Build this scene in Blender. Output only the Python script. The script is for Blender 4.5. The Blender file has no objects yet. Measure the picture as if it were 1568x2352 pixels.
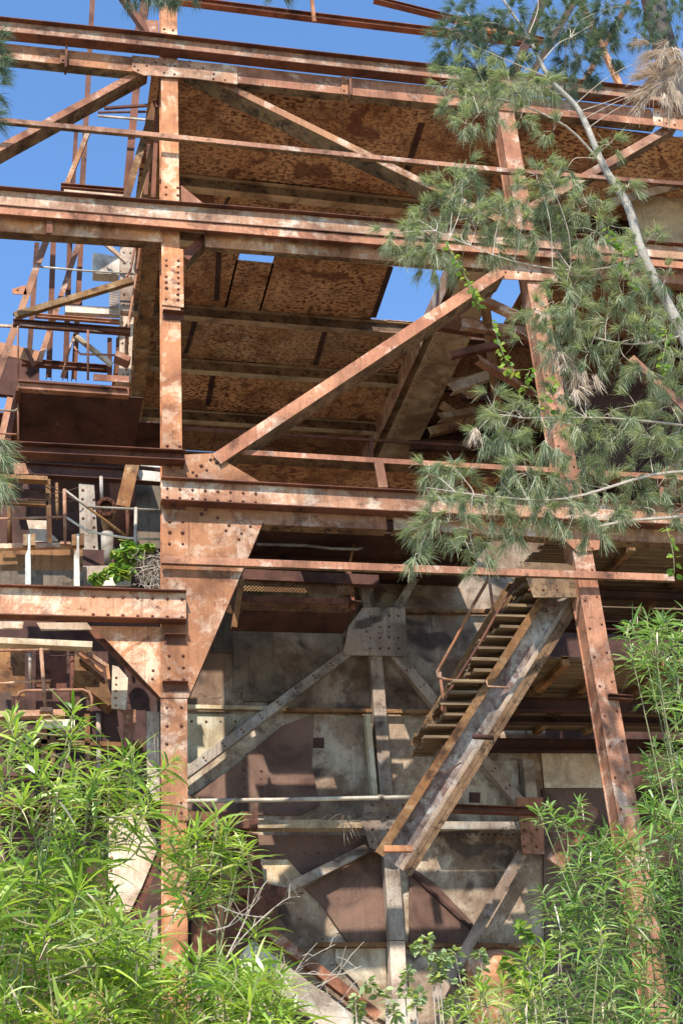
import bpy, math, random
import numpy as np
from mathutils import Vector, Matrix
random.seed(7); RNG = np.random.default_rng(11)
S = bpy.context.scene
COL = S.collection
# ------------------------------------------------------------------ camera
F = 2957.0; CX = 784.0; CY = 1176.0           # focal length and centre in the units the photo was measured in
_Z = Vector((-429, 5553, -2957)).normalized()
_X = Vector((12586, -602, -2957)); _X = (_X - _Z * _X.dot(_Z)).normalized()
_Y = _Z.cross(_X)
R = Matrix((_X, _Y, _Z))
CAM = Vector((0, 0, 1.6))
cd = bpy.data.cameras.new('camera'); cam = bpy.data.objects.new('camera', cd); COL.objects.link(cam)
cam.matrix_world = Matrix.Translation(CAM) @ R.to_4x4()
cd.sensor_fit = 'HORIZONTAL'; cd.sensor_width = 36; cd.lens = 36 * F / 1568
cd.clip_start = 0.1; cd.clip_end = 3000
S.camera = cam
# ------------------------------------------------------------------ light
EL = math.radians(50); AZ = math.radians(20)
sd = Vector((-math.sin(AZ) * math.cos(EL), -math.cos(AZ) * math.cos(EL), math.sin(EL)))
sl = bpy.data.lights.new('sun', 'SUN'); sl.energy = 4.9; sl.angle = math.radians(0.5); sl.color = (1.0, 0.95, 0.87)
so = bpy.data.objects.new('sun', sl); COL.objects.link(so)
so.rotation_euler = sd.to_track_quat('Z', 'Y').to_euler(); so.location = (-8, -20, 30)
W = bpy.data.worlds.new('World'); S.world = W; W.use_nodes = True
nt = W.node_tree
sky = nt.nodes.new('ShaderNodeTexSky'); sky.sky_type = 'NISHITA'; sky.sun_disc = False
sky.sun_elevation = EL; sky.sun_rotation = math.atan2(sd.x, sd.y)
sky.air_density = 1.0; sky.dust_density = 0.0; sky.ozone_density = 1.0
_mx = nt.nodes.new('ShaderNodeMix'); _mx.data_type = 'RGBA'; _mx.blend_type = 'MULTIPLY'; _mx.inputs[0].default_value = 1
_mx.inputs[7].default_value = (.76, 1.0, 1.20, 1); nt.links.new(sky.outputs[0], _mx.inputs[6]); nt.links.new(_mx.outputs[2], nt.nodes['Background'].inputs[0]); nt.nodes['Background'].inputs[1].default_value = 0.15
S.view_settings.view_transform = 'Standard'; S.view_settings.look = 'None'
S.view_settings.exposure = 0.86; S.view_settings.gamma = 1
# ------------------------------------------------------------------ projection helpers
def ray(u, v): return R @ Vector((u - CX, -(v - CY), -F))
def PY(u, v, y): q = ray(u, v); return CAM + q * (y / q.y)
def PZ(u, v, z): q = ray(u, v); return CAM + q * ((z - CAM.z) / q.z)
# ------------------------------------------------------------------ materials
M = {}
class NB:
    def __init__(s, name):
        m = bpy.data.materials.new(name); m.use_nodes = True; s.m = m; s.nt = m.node_tree
        s.b = s.nt.nodes['Principled BSDF']; s.tc = s.n('ShaderNodeTexCoord'); M[name] = m
    def n(s, t, **k):
        x = s.nt.nodes.new(t)
        for a, b in k.items(): setattr(x, a, b)
        return x
    def l(s, a, b): s.nt.links.new(a, b)
    def noise(s, sc, det=6, rough=.6, stretch=(1, 1, 1), off=(0, 0, 0), dist=0):
        mp = s.n('ShaderNodeMapping'); mp.inputs['Scale'].default_value = stretch; mp.inputs['Location'].default_value = off
        s.l(s.tc.outputs['Object'], mp.inputs[0])
        t = s.n('ShaderNodeTexNoise'); t.inputs['Scale'].default_value = sc; t.inputs['Detail'].default_value = det
        t.inputs['Roughness'].default_value = rough; t.inputs['Distortion'].default_value = dist
        s.l(mp.outputs[0], t.inputs[0]); return t.outputs[0]
    def ramp(s, src, stops):
        r = s.n('ShaderNodeValToRGB'); e = r.color_ramp.elements
        while len(e) < len(stops): e.new(.5)
        for x, (p, c) in zip(e, stops): x.position = p; x.color = (c if isinstance(c, tuple) and len(c) == 4 else (*c, 1) if isinstance(c, tuple) else (c, c, c, 1))
        s.l(src, r.inputs[0]); return r.outputs[0]
    def mix(s, fac, a, b, mode='MIX'):
        x = s.n('ShaderNodeMix', data_type='RGBA', blend_type=mode)
        for sock, v in ((x.inputs[0], fac), (x.inputs[6], a), (x.inputs[7], b)):
            if isinstance(v, (int, float)): sock.default_value = v if sock == x.inputs[0] else (v, v, v, 1)
            elif isinstance(v, tuple): sock.default_value = (*v, 1)
            else: s.l(v, sock)
        return x.outputs[2]
    def bump(s, h, st=.3, dist=.02):
        b = s.n('ShaderNodeBump'); b.inputs['Strength'].default_value = st; b.inputs['Distance'].default_value = dist
        s.l(h, b.inputs['Height']); s.l(b.outputs[0], s.b.inputs['Normal'])
def rust(name, c1, c2, dark, pale, pale_lo=.6, dark_lo=.58, streak=.45, sc=1.0, rough=.82, spots=None, bump=.35):
    b = NB(name)
    big = b.noise(.55 * sc, 5, .62)
    col = b.mix(b.ramp(big, [(.38, 0.), (.62, 1.)]), c1, c2)
    pn = b.noise(1.7 * sc, 9, .72, off=(3, 7, 1), dist=.4)
    col = b.mix(b.ramp(pn, [(pale_lo - .04, 0.), (pale_lo + .06, .85)]), col, pale)
    dn = b.noise(2.6 * sc, 10, .75, off=(11, 2, 5), dist=.3)
    col = b.mix(b.ramp(dn, [(dark_lo, 0.), (dark_lo + .1, .9)]), col, dark)
    cl = b.noise(.9, 4, .55, off=(4, 3, 9), dist=.8)
    col = b.mix(.75, col, b.ramp(cl, [(.36, (.36, .30, .28)), (.53, (1, 1, 1)), (.68, (1.2, 1.15, 1.1))]), 'MULTIPLY')
    stn = b.noise(1.0, 6, .65, stretch=(9, 9, .9), dist=1.2)
    col = b.mix(streak, col, b.ramp(stn, [(.28, (.38, .33, .31)), (.47, (.88, .84, .82)), (.65, (1, 1, 1))]), 'MULTIPLY')
    stp = b.noise(1.0, 5, .6, stretch=(13, 13, .5), off=(5, 9, 2), dist=1.5)
    col = b.mix(b.ramp(stp, [(.58, 0.), (.74, .6)]), col, dark)
    pit = b.noise(14, 7, .75, off=(8, 2, 2))
    col = b.mix(b.ramp(pit, [(.56, 0.), (.66, .6)]), col, dark)
    fn = b.noise(45, 4, .7)
    col = b.mix(.55, col, b.ramp(fn, [(.30, (.55, .48, .45)), (.52, (1, 1, 1))]), 'MULTIPLY')
    oi = b.n('ShaderNodeObjectInfo')
    col = b.mix(1., col, b.ramp(oi.outputs['Random'], [(0., (.66, .63, .62)), (.35, (1.0, .95, .92)), (.65, (.86, .95, 1.0)), (1., (1.14, 1.05, .96))]), 'MULTIPLY')
    if spots:
        sn = b.noise(spots[0], 3, .55, off=(1, 4, 8), dist=.2, stretch=(1, 1.6, 1.3))
        fs = b.noise(spots[0] * 2.3, 4, .6, off=(2, 1, 3), dist=.5); area = b.noise(.45, 4, .6, off=(9, 1, 4))
        dens = b.ramp(area, [(.36, .35), (.60, 1.)])
        col = b.mix(b.mix(dens, 0., b.ramp(sn, [(spots[1], 0.), (spots[1] + .05, 1.)])), col, spots[2])
        col = b.mix(b.mix(b.ramp(area, [(.42, 1.), (.58, .25)]), 0., b.ramp(fs, [(spots[1] + .02, 0.), (spots[1] + .07, .85)])), col, spots[2])
        bl = b.noise(.8, 3, .5, off=(6, 6, 6), dist=.6)
        col = b.mix(b.ramp(bl, [(.60, 0.), (.64, .8)]), col, spots[2])
    b.l(col, b.b.inputs['Base Color']); b.b.inputs['Roughness'].default_value = rough
    b.b.inputs['Specular IOR Level'].default_value = .25
    b.bump(b.mix(.5, b.noise(30, 5, .7), pn), bump, .03)
    return b.m
RO = (.50, .235, .115); RP = (.47, .26, .19)
rust('rust_orange', (.50, .235, .11), (.34, .15, .075), (.13, .055, .035), (.66, .48, .34), .56, .565, .55, sc=.9)
rust('rust_pink', (.44, .215, .125), (.30, .13, .075), (.11, .05, .03), (.60, .46, .36), .58, .55, .55, sc=1.0)
rust('rust_pale', (.50, .28, .17), (.40, .19, .105), (.12, .05, .03), (.66, .52, .39), .54, .565, .6, sc=1.1)
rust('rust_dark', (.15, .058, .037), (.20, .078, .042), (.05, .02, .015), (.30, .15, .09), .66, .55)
rust('rust_deep', (.105, .045, .032), (.075, .035, .027), (.03, .018, .015), (.17, .09, .06), .62, .56)  # darkest rust; also carries painted shade, as on the machinery wall
rust('rust_tan', (.30, .165, .07), (.23, .105, .04), (.06, .03, .018), (.40, .28, .16), .58, .52, .5)
rust('girder_tan', (.62, .43, .26), (.52, .33, .18), (.20, .11, .06), (.68, .52, .35), .56, .60, .3)
rust('rust_under', (.20, .12, .065), (.26, .165, .09), (.05, .03, .02), (.33, .24, .15), .60, .50, .45, sc=1.6)  # mottled rust with the shade of undersides put into its colour
rust('mottled', (.64, .38, .20), (.56, .28, .12), (.20, .08, .04), (.58, .38, .21), .60, .60, .2, spots=(7.0, .51, (.13, .045, .025)))
rust('soffit_tan', (.52, .34, .19), (.40, .25, .14), (.12, .07, .04), (.46, .33, .2), .6, .6, .2)
rust('grey_paint', (.38, .305, .235), (.40, .31, .235), (.09, .06, .05), (.42, .39, .35), .55, .56, .6, spots=(3.2, .69, (.05, .035, .03)))
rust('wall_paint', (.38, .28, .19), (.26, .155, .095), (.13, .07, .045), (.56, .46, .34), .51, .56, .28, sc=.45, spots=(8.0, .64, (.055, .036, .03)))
rust('peeling_paint', (.36, .30, .26), (.24, .15, .125), (.10, .05, .04), (.56, .51, .45), .51, .54, .95, sc=1.2)
rust('purple_plate', (.15, .085, .062), (.18, .108, .078), (.08, .05, .042), (.21, .15, .12), .64, .60, .2, sc=.6)
rust('patch_plate', (.13, .105, .075), (.20, .155, .115), (.065, .05, .035), (.25, .22, .15), .6, .55, .7)
rust('cream', (.60, .48, .36), (.50, .37, .27), (.26, .16, .10), (.70, .62, .50), .52, .58, .4)
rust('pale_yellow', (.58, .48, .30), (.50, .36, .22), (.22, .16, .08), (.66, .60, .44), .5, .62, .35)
rust('galvanised', (.50, .46, .38), (.42, .38, .31), (.25, .2, .15), (.6, .57, .5), .5, .64, .2)
rust('white_panel', (.72, .66, .55), (.66, .58, .47), (.35, .25, .18), (.8, .76, .68), .5, .68, .2)
def wood():
    b = NB('weathered_timber')
    n = b.noise(1.0, 8, .7, stretch=(.6, 16, 16))
    col = b.ramp(n, [(.3, (.03, .018, .012)), (.48, (.13, .08, .04)), (.62, (.24, .16, .085)), (.76, (.40, .32, .22))])
    b.l(col, b.b.inputs['Base Color']); b.b.inputs['Roughness'].default_value = .9; b.bump(n, .6, .02)
wood()
def bark(name, a, c, d):
    b = NB(name); n = b.noise(9, 7, .7, stretch=(1, 1, .5)); n2 = b.noise(2, 4, .6)
    col = b.mix(b.ramp(n2, [(.4, 0.), (.6, 1.)]), b.ramp(n, [(.35, d), (.6, a)]), c)
    b.l(col, b.b.inputs['Base Color']); b.b.inputs['Roughness'].default_value = .9; b.bump(n, .7, .03)
bark('pale_bark', (.46, .41, .34), (.28, .25, .21), (.10, .08, .065))
bark('dark_bark', (.10, .075, .06), (.06, .05, .045), (.03, .025, .02))
bark('green_stem', (.20, .24, .09), (.24, .20, .10), (.10, .09, .04))
bark('dry_twig', (.50, .42, .32), (.40, .33, .26), (.22, .17, .12))
def leafm(name, cols, trans=.3, rough=.45, tcol=None):
    b = NB(name)
    g = b.n('ShaderNodeNewGeometry')
    col = b.ramp(g.outputs['Random Per Island'], [(i / (len(cols) - 1), c) for i, c in enumerate(cols)])
    b.l(col, b.b.inputs['Base Color']); b.b.inputs['Roughness'].default_value = rough; b.b.inputs['Specular IOR Level'].default_value = .35
    t = b.n('ShaderNodeBsdfTranslucent'); b.l(b.mix(1., col, tcol or (1.5, 1.6, .8), 'MULTIPLY'), t.inputs[0])
    mx = b.n('ShaderNodeMixShader'); mx.inputs[0].default_value = trans
    b.l(b.b.outputs[0], mx.inputs[1]); b.l(t.outputs[0], mx.inputs[2]); b.l(mx.outputs[0], b.nt.nodes['Material Output'].inputs[0])
leafm('long_leaf', [(.11, .19, .03), (.26, .37, .06), (.40, .50, .08), (.16, .28, .03), (.58, .62, .26), (.08, .16, .02), (.34, .44, .06), (.16, .28, .04), (.42, .36, .12)], .36, .24)
leafm('dark_long_leaf', [(.07, .15, .035), (.14, .26, .05), (.28, .40, .10), (.09, .18, .04), (.42, .50, .22), (.12, .22, .05)], .34, .24)
leafm('needle', [(.14, .17, .115), (.25, .28, .19), (.09, .14, .09), (.40, .40, .25), (.20, .25, .09), (.55, .52, .38), (.12, .17, .09), (.30, .33, .19)], .3, .5)
leafm('blue_needle', [(.06, .10, .08), (.11, .16, .12), (.17, .21, .14), (.07, .10, .06)], .25, .55)
leafm('dead_needle', [(.50, .38, .27), (.62, .50, .38), (.36, .26, .18), (.70, .60, .48)], .2, .7, (1, .9, .8))
leafm('vine_leaf', [(.07, .16, .03), (.14, .25, .05), (.28, .36, .07), (.10, .20, .04), (.36, .36, .07)], .35, .4)
leafm('weed_leaf', [(.16, .22, .10), (.24, .30, .14), (.32, .36, .16), (.34, .38, .08)], .3, .5)
def groundm():
    b = NB('leaf_litter_ground'); n = b.noise(.6, 9, .7); n2 = b.noise(14, 6, .7)
    col = b.mix(.5, b.ramp(n, [(.35, (.22, .18, .12)), (.6, (.40, .33, .23))]), b.ramp(n2, [(.4, (.20, .17, .11)), (.65, (.46, .39, .28))]))
    b.l(col, b.b.inputs['Base Color']); b.b.inputs['Roughness'].default_value = .95; b.bump(n2, .8, .05)
groundm()
# ------------------------------------------------------------------ mesh builder
class MB:
    def __init__(s): s.v = []; s.f = []; s.np = []; s.rf = []
    def add(s, vs, fs):
        o = len(s.v); s.v += [Vector(x) for x in vs]; s.f += [tuple(i + o for i in f) for f in fs]
    def hexa(s, c):   # 8 corners: bottom loop then top loop
        s.add(c, [(3, 2, 1, 0), (4, 5, 6, 7), (0, 1, 5, 4), (1, 2, 6, 5), (2, 3, 7, 6), (3, 0, 4, 7)])
    def prism(s, pts, off):
        n = len(pts); off = Vector(off)
        s.add(list(pts) + [p + off for p in pts], [tuple(range(n)), tuple(reversed(range(n, 2 * n)))] + [(i, i + n, (i + 1) % n + n, (i + 1) % n) for i in range(n)])
    def bar(s, A, B, su, dv, w0, w1, d0, d1):   # box along A-B, across w0..w1 on su and d0..d1 on dv
        c = []
        for P in (A, B):
            c += [P + su * w0 + dv * d0, P + su * w1 + dv * d0, P + su * w1 + dv * d1, P + su * w0 + dv * d1]
        s.hexa(c)
    def box(s, x0, x1, y0, y1, z0, z1):
        s.hexa([Vector(c) for c in ((x0, y0, z0), (x1, y0, z0), (x1, y1, z0), (x0, y1, z0), (x0, y0, z1), (x1, y0, z1), (x1, y1, z1), (x0, y1, z1))])
    def rivet(s, p, r=.03, n=Vector((0, -1, 0))):
        a = n.orthogonal().normalized(); b = n.cross(a); o = len(s.v); N = 7; f0 = len(s.f)
        for rr, h in ((1, 0), (.8, .45), (.35, .75)):
            for k in range(N):
                t = 2 * math.pi * k / N; s.v.append(p + (a * math.cos(t) + b * math.sin(t)) * r * rr + n * r * h)
        for j in range(2):
            for k in range(N): s.f.append((o + j * N + k, o + j * N + (k + 1) % N, o + j * N + N + (k + 1) % N, o + j * N + N + k))
        s.f.append(tuple(o + 2 * N + k for k in range(N))); s.rf += range(f0, len(s.f))
    def tube(s, pts, r, n=7, r1=None):
        pts = [Vector(p) for p in pts]; m = len(pts); r1 = r if r1 is None else r1
        o = len(s.v); prev = None
        for i, p in enumerate(pts):
            t = (pts[min(i + 1, m - 1)] - pts[max(i - 1, 0)]).normalized()
            if prev is None: a = t.orthogonal().normalized()
            else: a = (prev - t * prev.dot(t)).normalized()
            prev = a; b = t.cross(a); rr = r + (r1 - r) * i / max(1, m - 1)
            for k in range(n):
                g = 2 * math.pi * k / n; s.v.append(p + (a * math.cos(g) + b * math.sin(g)) * rr)
        for i in range(m - 1):
            for k in range(n): s.f.append((o + i * n + k, o + i * n + (k + 1) % n, o + i * n + n + (k + 1) % n, o + i * n + n + k))
        s.f.append(tuple(o + k for k in reversed(range(n)))); s.f.append(tuple(o + (m - 1) * n + k for k in range(n)))
    def build(s, name, mat, parent=None, org=None, label=None, smooth=False):
        org = org if org is not None else (parent['_o'] if parent else Vector((0, 0, 0)))
        org = Vector(org); me = bpy.data.meshes.new(name)
        if s.np:      # big leaf sets
            vs = [np.array([list(v) for v in s.v], dtype=np.float32).reshape(-1, 3)]; base = len(s.v)
            quads = []
            for V, Q in s.np: vs.append(V); quads.append(Q + base); base += len(V)
            V = np.concatenate(vs) - np.array(org, dtype=np.float32); Q = np.concatenate(quads)
            fl = [i for f in s.f for i in f]; ls = []; k = 0
            for f in s.f: ls.append(k); k += len(f)
            me.vertices.add(len(V)); me.vertices.foreach_set('co', V.astype(np.float32).ravel())
            allidx = np.concatenate([np.array(fl, dtype=np.int32), Q.astype(np.int32).ravel()])
            me.loops.add(len(allidx)); me.loops.foreach_set('vertex_index', allidx)
            starts = np.concatenate([np.array(ls, dtype=np.int32), k + 4 * np.arange(len(Q), dtype=np.int32)])
            me.polygons.add(len(starts)); me.polygons.foreach_set('loop_start', starts.astype(np.int32))
            me.update(calc_edges=True); me.validate()
        else:
            me.from_pydata([v - org for v in s.v], [], s.f); me.update()
        if not s.np:
            import bmesh
            bm = bmesh.new(); bm.from_mesh(me); bmesh.ops.recalc_face_normals(bm, faces=bm.faces); bm.to_mesh(me); bm.free()
        if smooth: me.polygons.foreach_set('use_smooth', [True] * len(me.polygons))
        me.materials.append(M[mat])
        if s.rf:
            me.materials.append(M['rust_dark' if mat not in ('cream', 'white_panel', 'rust_deep') else 'rust_tan'])
            for i_ in s.rf: me.polygons[i_].material_index = 1
        o = bpy.data.objects.new(name, me); COL.objects.link(o)
        if parent: o.parent = parent; o['_o'] = org
        else: o.location = org
        if label: o['label'] = label
        return o
def leaves(P, D, L, Wd, droop, seg=3, prof=(.35, 1., .75, .05), bend=None):
    """vectorised ribbons; P,D (N,3), L,Wd,droop (N,)"""
    N = len(P); D = D / np.linalg.norm(D, axis=1, keepdims=True)
    rnd = RNG.normal(size=(N, 3)); side = np.cross(D, rnd * .5 + np.array([0, 0, 1.])); side /= np.linalg.norm(side, axis=1, keepdims=True) + 1e-9
    V = np.zeros((N, seg + 1, 2, 3), dtype=np.float32)
    for i in range(seg + 1):
        t = i / seg; c = P + D * (L * t)[:, None]; c[:, 2] -= droop * L * t * t
        if bend is not None: c = c + bend * (L * t * t)[:, None]
        w = (Wd * prof[i])[:, None] * .5
        V[:, i, 0] = c - side * w; V[:, i, 1] = c + side * w
    base = (np.arange(N) * (seg + 1) * 2)[:, None]
    q = np.array([[2 * i, 2 * i + 1, 2 * i + 3, 2 * i + 2] for i in range(seg)])
    Q = (base[:, :, None] + q[None]).reshape(-1, 4)
    return V.reshape(-1, 3), Q
YA = Vector((0, 1, 0))
def smooth_(pts, k=6):
    a, b, c = pts; return [a * (1 - t) ** 2 + b * 2 * t * (1 - t) + c * t * t for t in [i / (2 * k) for i in range(2 * k + 1)]]
class Thing:
    def __init__(s, name, label, cat, loc, group=None):
        s.e = bpy.data.objects.new(name, None); COL.objects.link(s.e); s.e.location = loc; s.e['_o'] = Vector(loc)
        s.e.empty_display_size = .3
        s.e['label'] = label; s.e['category'] = cat
        if group: s.e['group'] = group
    def part(s, name, mb, mat, label=None, parent=None, smooth=False):
        return mb.build(name, mat, parent or s.e, Vector(s.e['_o']), label, smooth)
    # member between two measured points: (u,v,Y) or Vector
    def mem(s, name, a, b, w, d, kind='box', mat='rust_orange', label=None, riv=0, parent=None, mb=None, fmat=None, xr=None):
        A = PY(*a) if not isinstance(a, Vector) else a; B = PY(*b) if not isinstance(b, Vector) else b
        t = (B - A).normalized(); dv = (YA - t * YA.dot(t))
        if dv.length < .2: dv = Vector((0, 0, 1)) - t * t.z
        dv.normalize(); su = dv.cross(t).normalized()
        if su.z < -1e-3 or (abs(su.z) < .25 and su.x < 0): su = -su
        own = mb is None; mb = mb or MB(); h = w / 2; T = .02; fb = MB() if fmat else mb
        n = max(1, int((B - A).length / 3.0)) if own else 1
        pts = [A + (B - A) * (i / n) for i in range(n + 1)]
        for i in range(1, n): pts[i] = pts[i] + su * random.uniform(-.013, .013) + dv * random.uniform(-.02, .02)
        for A1, B1 in zip(pts, pts[1:]):
            if kind == 'box': mb.bar(A1, B1, su, dv, -h, h, 0, d)
            elif kind == 'L': mb.bar(A1, B1, su, dv, -h, h, 0, T); fb.bar(A1, B1, su, dv, -h, -h + T, T + .001, d)
            elif kind == 'U': mb.bar(A1, B1, su, dv, -h, h, 0, T); mb.bar(A1, B1, su, dv, -h, -h + T, T, d); mb.bar(A1, B1, su, dv, h - T, h, T, d)
            elif kind == 'I': mb.bar(A1, B1, su, dv, -h, h, 0, T); mb.bar(A1, B1, su, dv, -T / 2, T / 2, T, d - T); mb.bar(A1, B1, su, dv, -h, h, d - T, d)
            elif kind == 'H': mb.bar(A1, B1, su, dv, -h + T, h - T, d / 2 - T / 2, d / 2 + T / 2); fb.bar(A1, B1, su, dv, -h, -h + T, 0, d); fb.bar(A1, B1, su, dv, h - T, h, 0, d)
        if xr:
            for q in xr: mb.rivet(PY(*q[:3]), q[3])
        if riv:
            k = int((B - A).length / riv)
            for i in range(1, k):
                p = A + (B - A) * (i / k)
                for sg in (-1, 1):
                    if kind == 'H': mb.rivet(p + su * sg * (h - .075) + dv * (d / 2 - T / 2), .028, -dv)
                    else: mb.rivet(p + su * sg * (h - .07), .026, -dv)
        if not own: return
        o = s.part(name, mb, mat, label, parent)
        if fmat: s.part('flange', fb, fmat, None, o)
        return o
    def ib(s, name, u0, t0, b0, u1, t1, b1, Y, p=.13, mat='rust_pale', riv=0, label=None, kind='H', fmat='rust_dark', xr=None):  # default flange colour is darker, standing in for shade on undersides
        A0, A1, B0, B1 = PY(u0, t0, Y), PY(u0, b0, Y), PY(u1, t1, Y), PY(u1, b1, Y)
        w = ((A0 - A1).length + (B0 - B1).length) / 2
        return s.mem(name, (A0 + A1) / 2, (B0 + B1) / 2, w, 2 * p, kind, mat, label, riv, None, None, fmat, xr)
    def plate(s, name, pts, Y, th=.025, mat='rust_orange', riv=(), label=None, r=.03, parent=None):
        mb = MB(); mb.prism([PY(u, v, Y) for u, v in pts], (0, th, 0))
        for u, v in riv:
            if random.random() > .05: mb.rivet(PY(u + random.uniform(-.8, .8), v + random.uniform(-.8, .8), Y), r * random.uniform(.85, 1.25))
        return s.part(name, mb, mat, label, parent)
    def tube(s, name, pts, r, mat='rust_pink', label=None, parent=None):
        mb = MB(); mb.tube([PY(*p) if not isinstance(p, Vector) else p for p in pts], r, 8)
        return s.part(name, mb, mat, label, parent, True)
def grid(u0, v0, u1, v1, nu, nv, uu=None, j=0):
    return [(u0 + (u1 - u0) * (i / max(1, nu - 1)), v0 + (v1 - v0) * (k / max(1, nv - 1))) for i in range(nu) for k in range(nv)]
# ================================================================== SETTING
g = MB(); g.prism([Vector((-1500, -300, 0)), Vector((1500, -300, 0)), Vector((1500, 2500, 0)), Vector((-1500, 2500, 0))], (0, 0, -.5))
go = g.build('ground', 'leaf_litter_ground'); go['kind'] = 'structure'
# ================================================================== PORTAL FRAME
fr = Thing('portal_frame', 'rusty riveted steel frame with two tall columns, long diagonal brace and large triangular gusset plates', 'steel frame', (2.55, 22.4, 0))
def column(X0, z1, w, d, mat, cover):
    mb = MB(); Yf = 22.315
    mb.box(X0 - w / 2, X0 + w / 2, Yf, Yf + .022, 0, z1)
    mb.box(X0 - w / 2 + .03, X0 - w / 2 + .055, Yf + .022, Yf + d, 0, z1); mb.box(X0 + w / 2 - .055, X0 + w / 2 - .03, Yf + .022, Yf + d, 0, z1)
    mb.box(X0 - w / 2, X0 + w / 2, Yf + d, Yf + d + .022, 0, z1)
    return mb
c1 = column(2.555, 29.2, .40, .38, 0, 0)
for v in [148, 168]: pass
for (u, v) in [(377, 66), (397, 69), (376, 83), (397, 85), (381, 429), (408, 431), (381, 446), (408, 448), (384, 1024), (413, 1025)]:
    c1.rivet(PY(u, v, 22.315), .035)
fr.part('column', c1, 'rust_orange', 'left riveted column, orange in the sun')
c2 = column(11.13, 27.2, .44, .42, 0, 0)
for k in range(26): c2.rivet(Vector((11.13 - .14, 22.315, 4 + k * .62)), .03); c2.rivet(Vector((11.13 + .14, 22.315, 4.1 + k * .62)), .03)
fr.part('column', c2, 'rust_pink', 'right column behind the she-oak branches')
# cover plates on the left column
fr.plate('cover_plate', [(371, 565), (421, 572), (422, 705), (372, 699)], 22.285, .028, 'rust_orange', grid(382, 597, 383, 687, 1, 8) + grid(409, 599, 411, 689, 1, 8), 'riveted splice plate', r=.036)
fr.plate('cover_plate', [(369, 1603), (430, 1605), (431, 1886), (370, 1881)], 22.285, .028, 'rust_orange', [(383, 1625), (416, 1625), (383, 1668), (416, 1667), (383, 1709), (416, 1710), (416, 1845), (417, 1868)], 'lower cover plate')
fr.plate('cover_plate', [(316, 74), (348, 76), (330, 46), (363, 46), (363, 77), (349, 78)], 22.35, .02, 'rust_pink') if False else None
fr.plate('gusset_plate', [(332, 44), (364, 46), (364, 78), (346, 77)], 22.33, .02, 'rust_pink')
# rails and chords
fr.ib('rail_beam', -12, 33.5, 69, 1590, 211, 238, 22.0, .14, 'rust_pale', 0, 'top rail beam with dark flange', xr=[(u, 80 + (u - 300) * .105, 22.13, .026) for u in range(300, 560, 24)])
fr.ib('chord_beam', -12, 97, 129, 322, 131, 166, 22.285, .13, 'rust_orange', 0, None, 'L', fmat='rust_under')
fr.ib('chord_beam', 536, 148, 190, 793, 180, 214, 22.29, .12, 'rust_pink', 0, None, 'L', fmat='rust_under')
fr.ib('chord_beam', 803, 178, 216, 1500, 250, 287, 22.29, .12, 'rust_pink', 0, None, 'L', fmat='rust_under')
fr.plate('connection_plate', [(303, 126), (545, 150), (545, 192), (440, 178), (330, 171), (303, 160)], 22.25, .03, 'rust_pale',
         [(329, 141), (337, 150), (310, 152), (316, 160), (357, 143), (377, 135), (377, 147), (377, 167), (401, 137), (402, 150), (401, 170), (433, 150), (436, 141), (453, 159), (466, 156), (474, 171), (490, 169), (490, 181), (516, 183)], 'pale riveted plate at the column head')
fr.plate('splice_plate', [(783, 174), (799, 176), (799, 216), (785, 214)], 22.26, .02, 'rust_orange', [(789, 190), (789, 208)])
fr.plate('splice_plate', [(139, 111), (150, 112), (149, 144), (138, 143)], 22.25, .02, 'rust_orange', [(144, 119), (144, 137)])
fr.mem('hanger', (153, 101, 22.15), (151, 152, 22.15), .05, .25, 'box', 'rust_dark')
fr.mem('hanger', (804, 174, 22.15), (806, 216, 22.15), .05, .25, 'box', 'rust_dark')
fr.mem('hanger', (114, 496, 22.12), (114, 534, 22.12), .12, .2, 'L', 'rust_dark')
fr.plate('connection_plate', [(1499, 245), (1580, 262), (1580, 300), (1500, 286)], 22.25, .03, 'rust_pale', [(1510, 258), (1524, 268), (1540, 270), (1556, 272), (1530, 282), (1548, 286), (1514, 276)], 'riveted plate at the far right end')
fr.mem('tie_angle', (-12, 272.5, 22.06), (1185, 392, 22.06), .135, .1, 'L', 'rust_pink', 'thin angle running across below the top chord', fmat='rust_under')
fr.mem('tie_angle', (1175, 390, 22.07), (1590, 422, 22.07), .12, .1, 'L', 'rust_pink', fmat='rust_under')
fr.ib('rail_beam', -12, 426, 467, 1590, 558, 599, 22.0, .14, 'rust_pale', 0, 'middle rail beam')
fr.ib('rail_strip', -12, 471.5, 487.5, 1590, 601, 618, 22.03, .05, 'rust_pink', 0, None, 'L')
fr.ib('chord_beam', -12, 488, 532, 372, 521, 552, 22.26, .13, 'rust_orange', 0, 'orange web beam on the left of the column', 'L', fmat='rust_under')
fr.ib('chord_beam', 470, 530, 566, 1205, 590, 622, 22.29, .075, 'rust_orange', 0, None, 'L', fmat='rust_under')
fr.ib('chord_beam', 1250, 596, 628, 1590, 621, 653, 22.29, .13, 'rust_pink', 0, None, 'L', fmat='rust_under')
fr.plate('gusset_plate', [(416, 425), (420, 428), (468, 467), (468, 480), (416, 476)], 22.27, .02, 'rust_pink')
fr.plate('gusset_plate', [(1150, 565), (1290, 590), (1280, 645), (1150, 640)], 22.262, .02, 'rust_pale', grid(1160, 625, 1275, 636, 5, 1))
fr.mem('brace', (-30, 354, 22.4), (335, 156, 22.4), .17, .42, 'L', 'rust_pink', 'left raking brace', fmat='rust_under')
fr.mem('brace', (430, 150, 22.4), (1185, 522, 22.4), .2, .46, 'L', 'rust_orange', 'long brace below the top chord', fmat='rust_under')
fr.mem('brace', (1185, 495, 22.4), (1550, 285, 22.4), .22, .35, 'L', 'rust_pink', fmat='rust_under')
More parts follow.
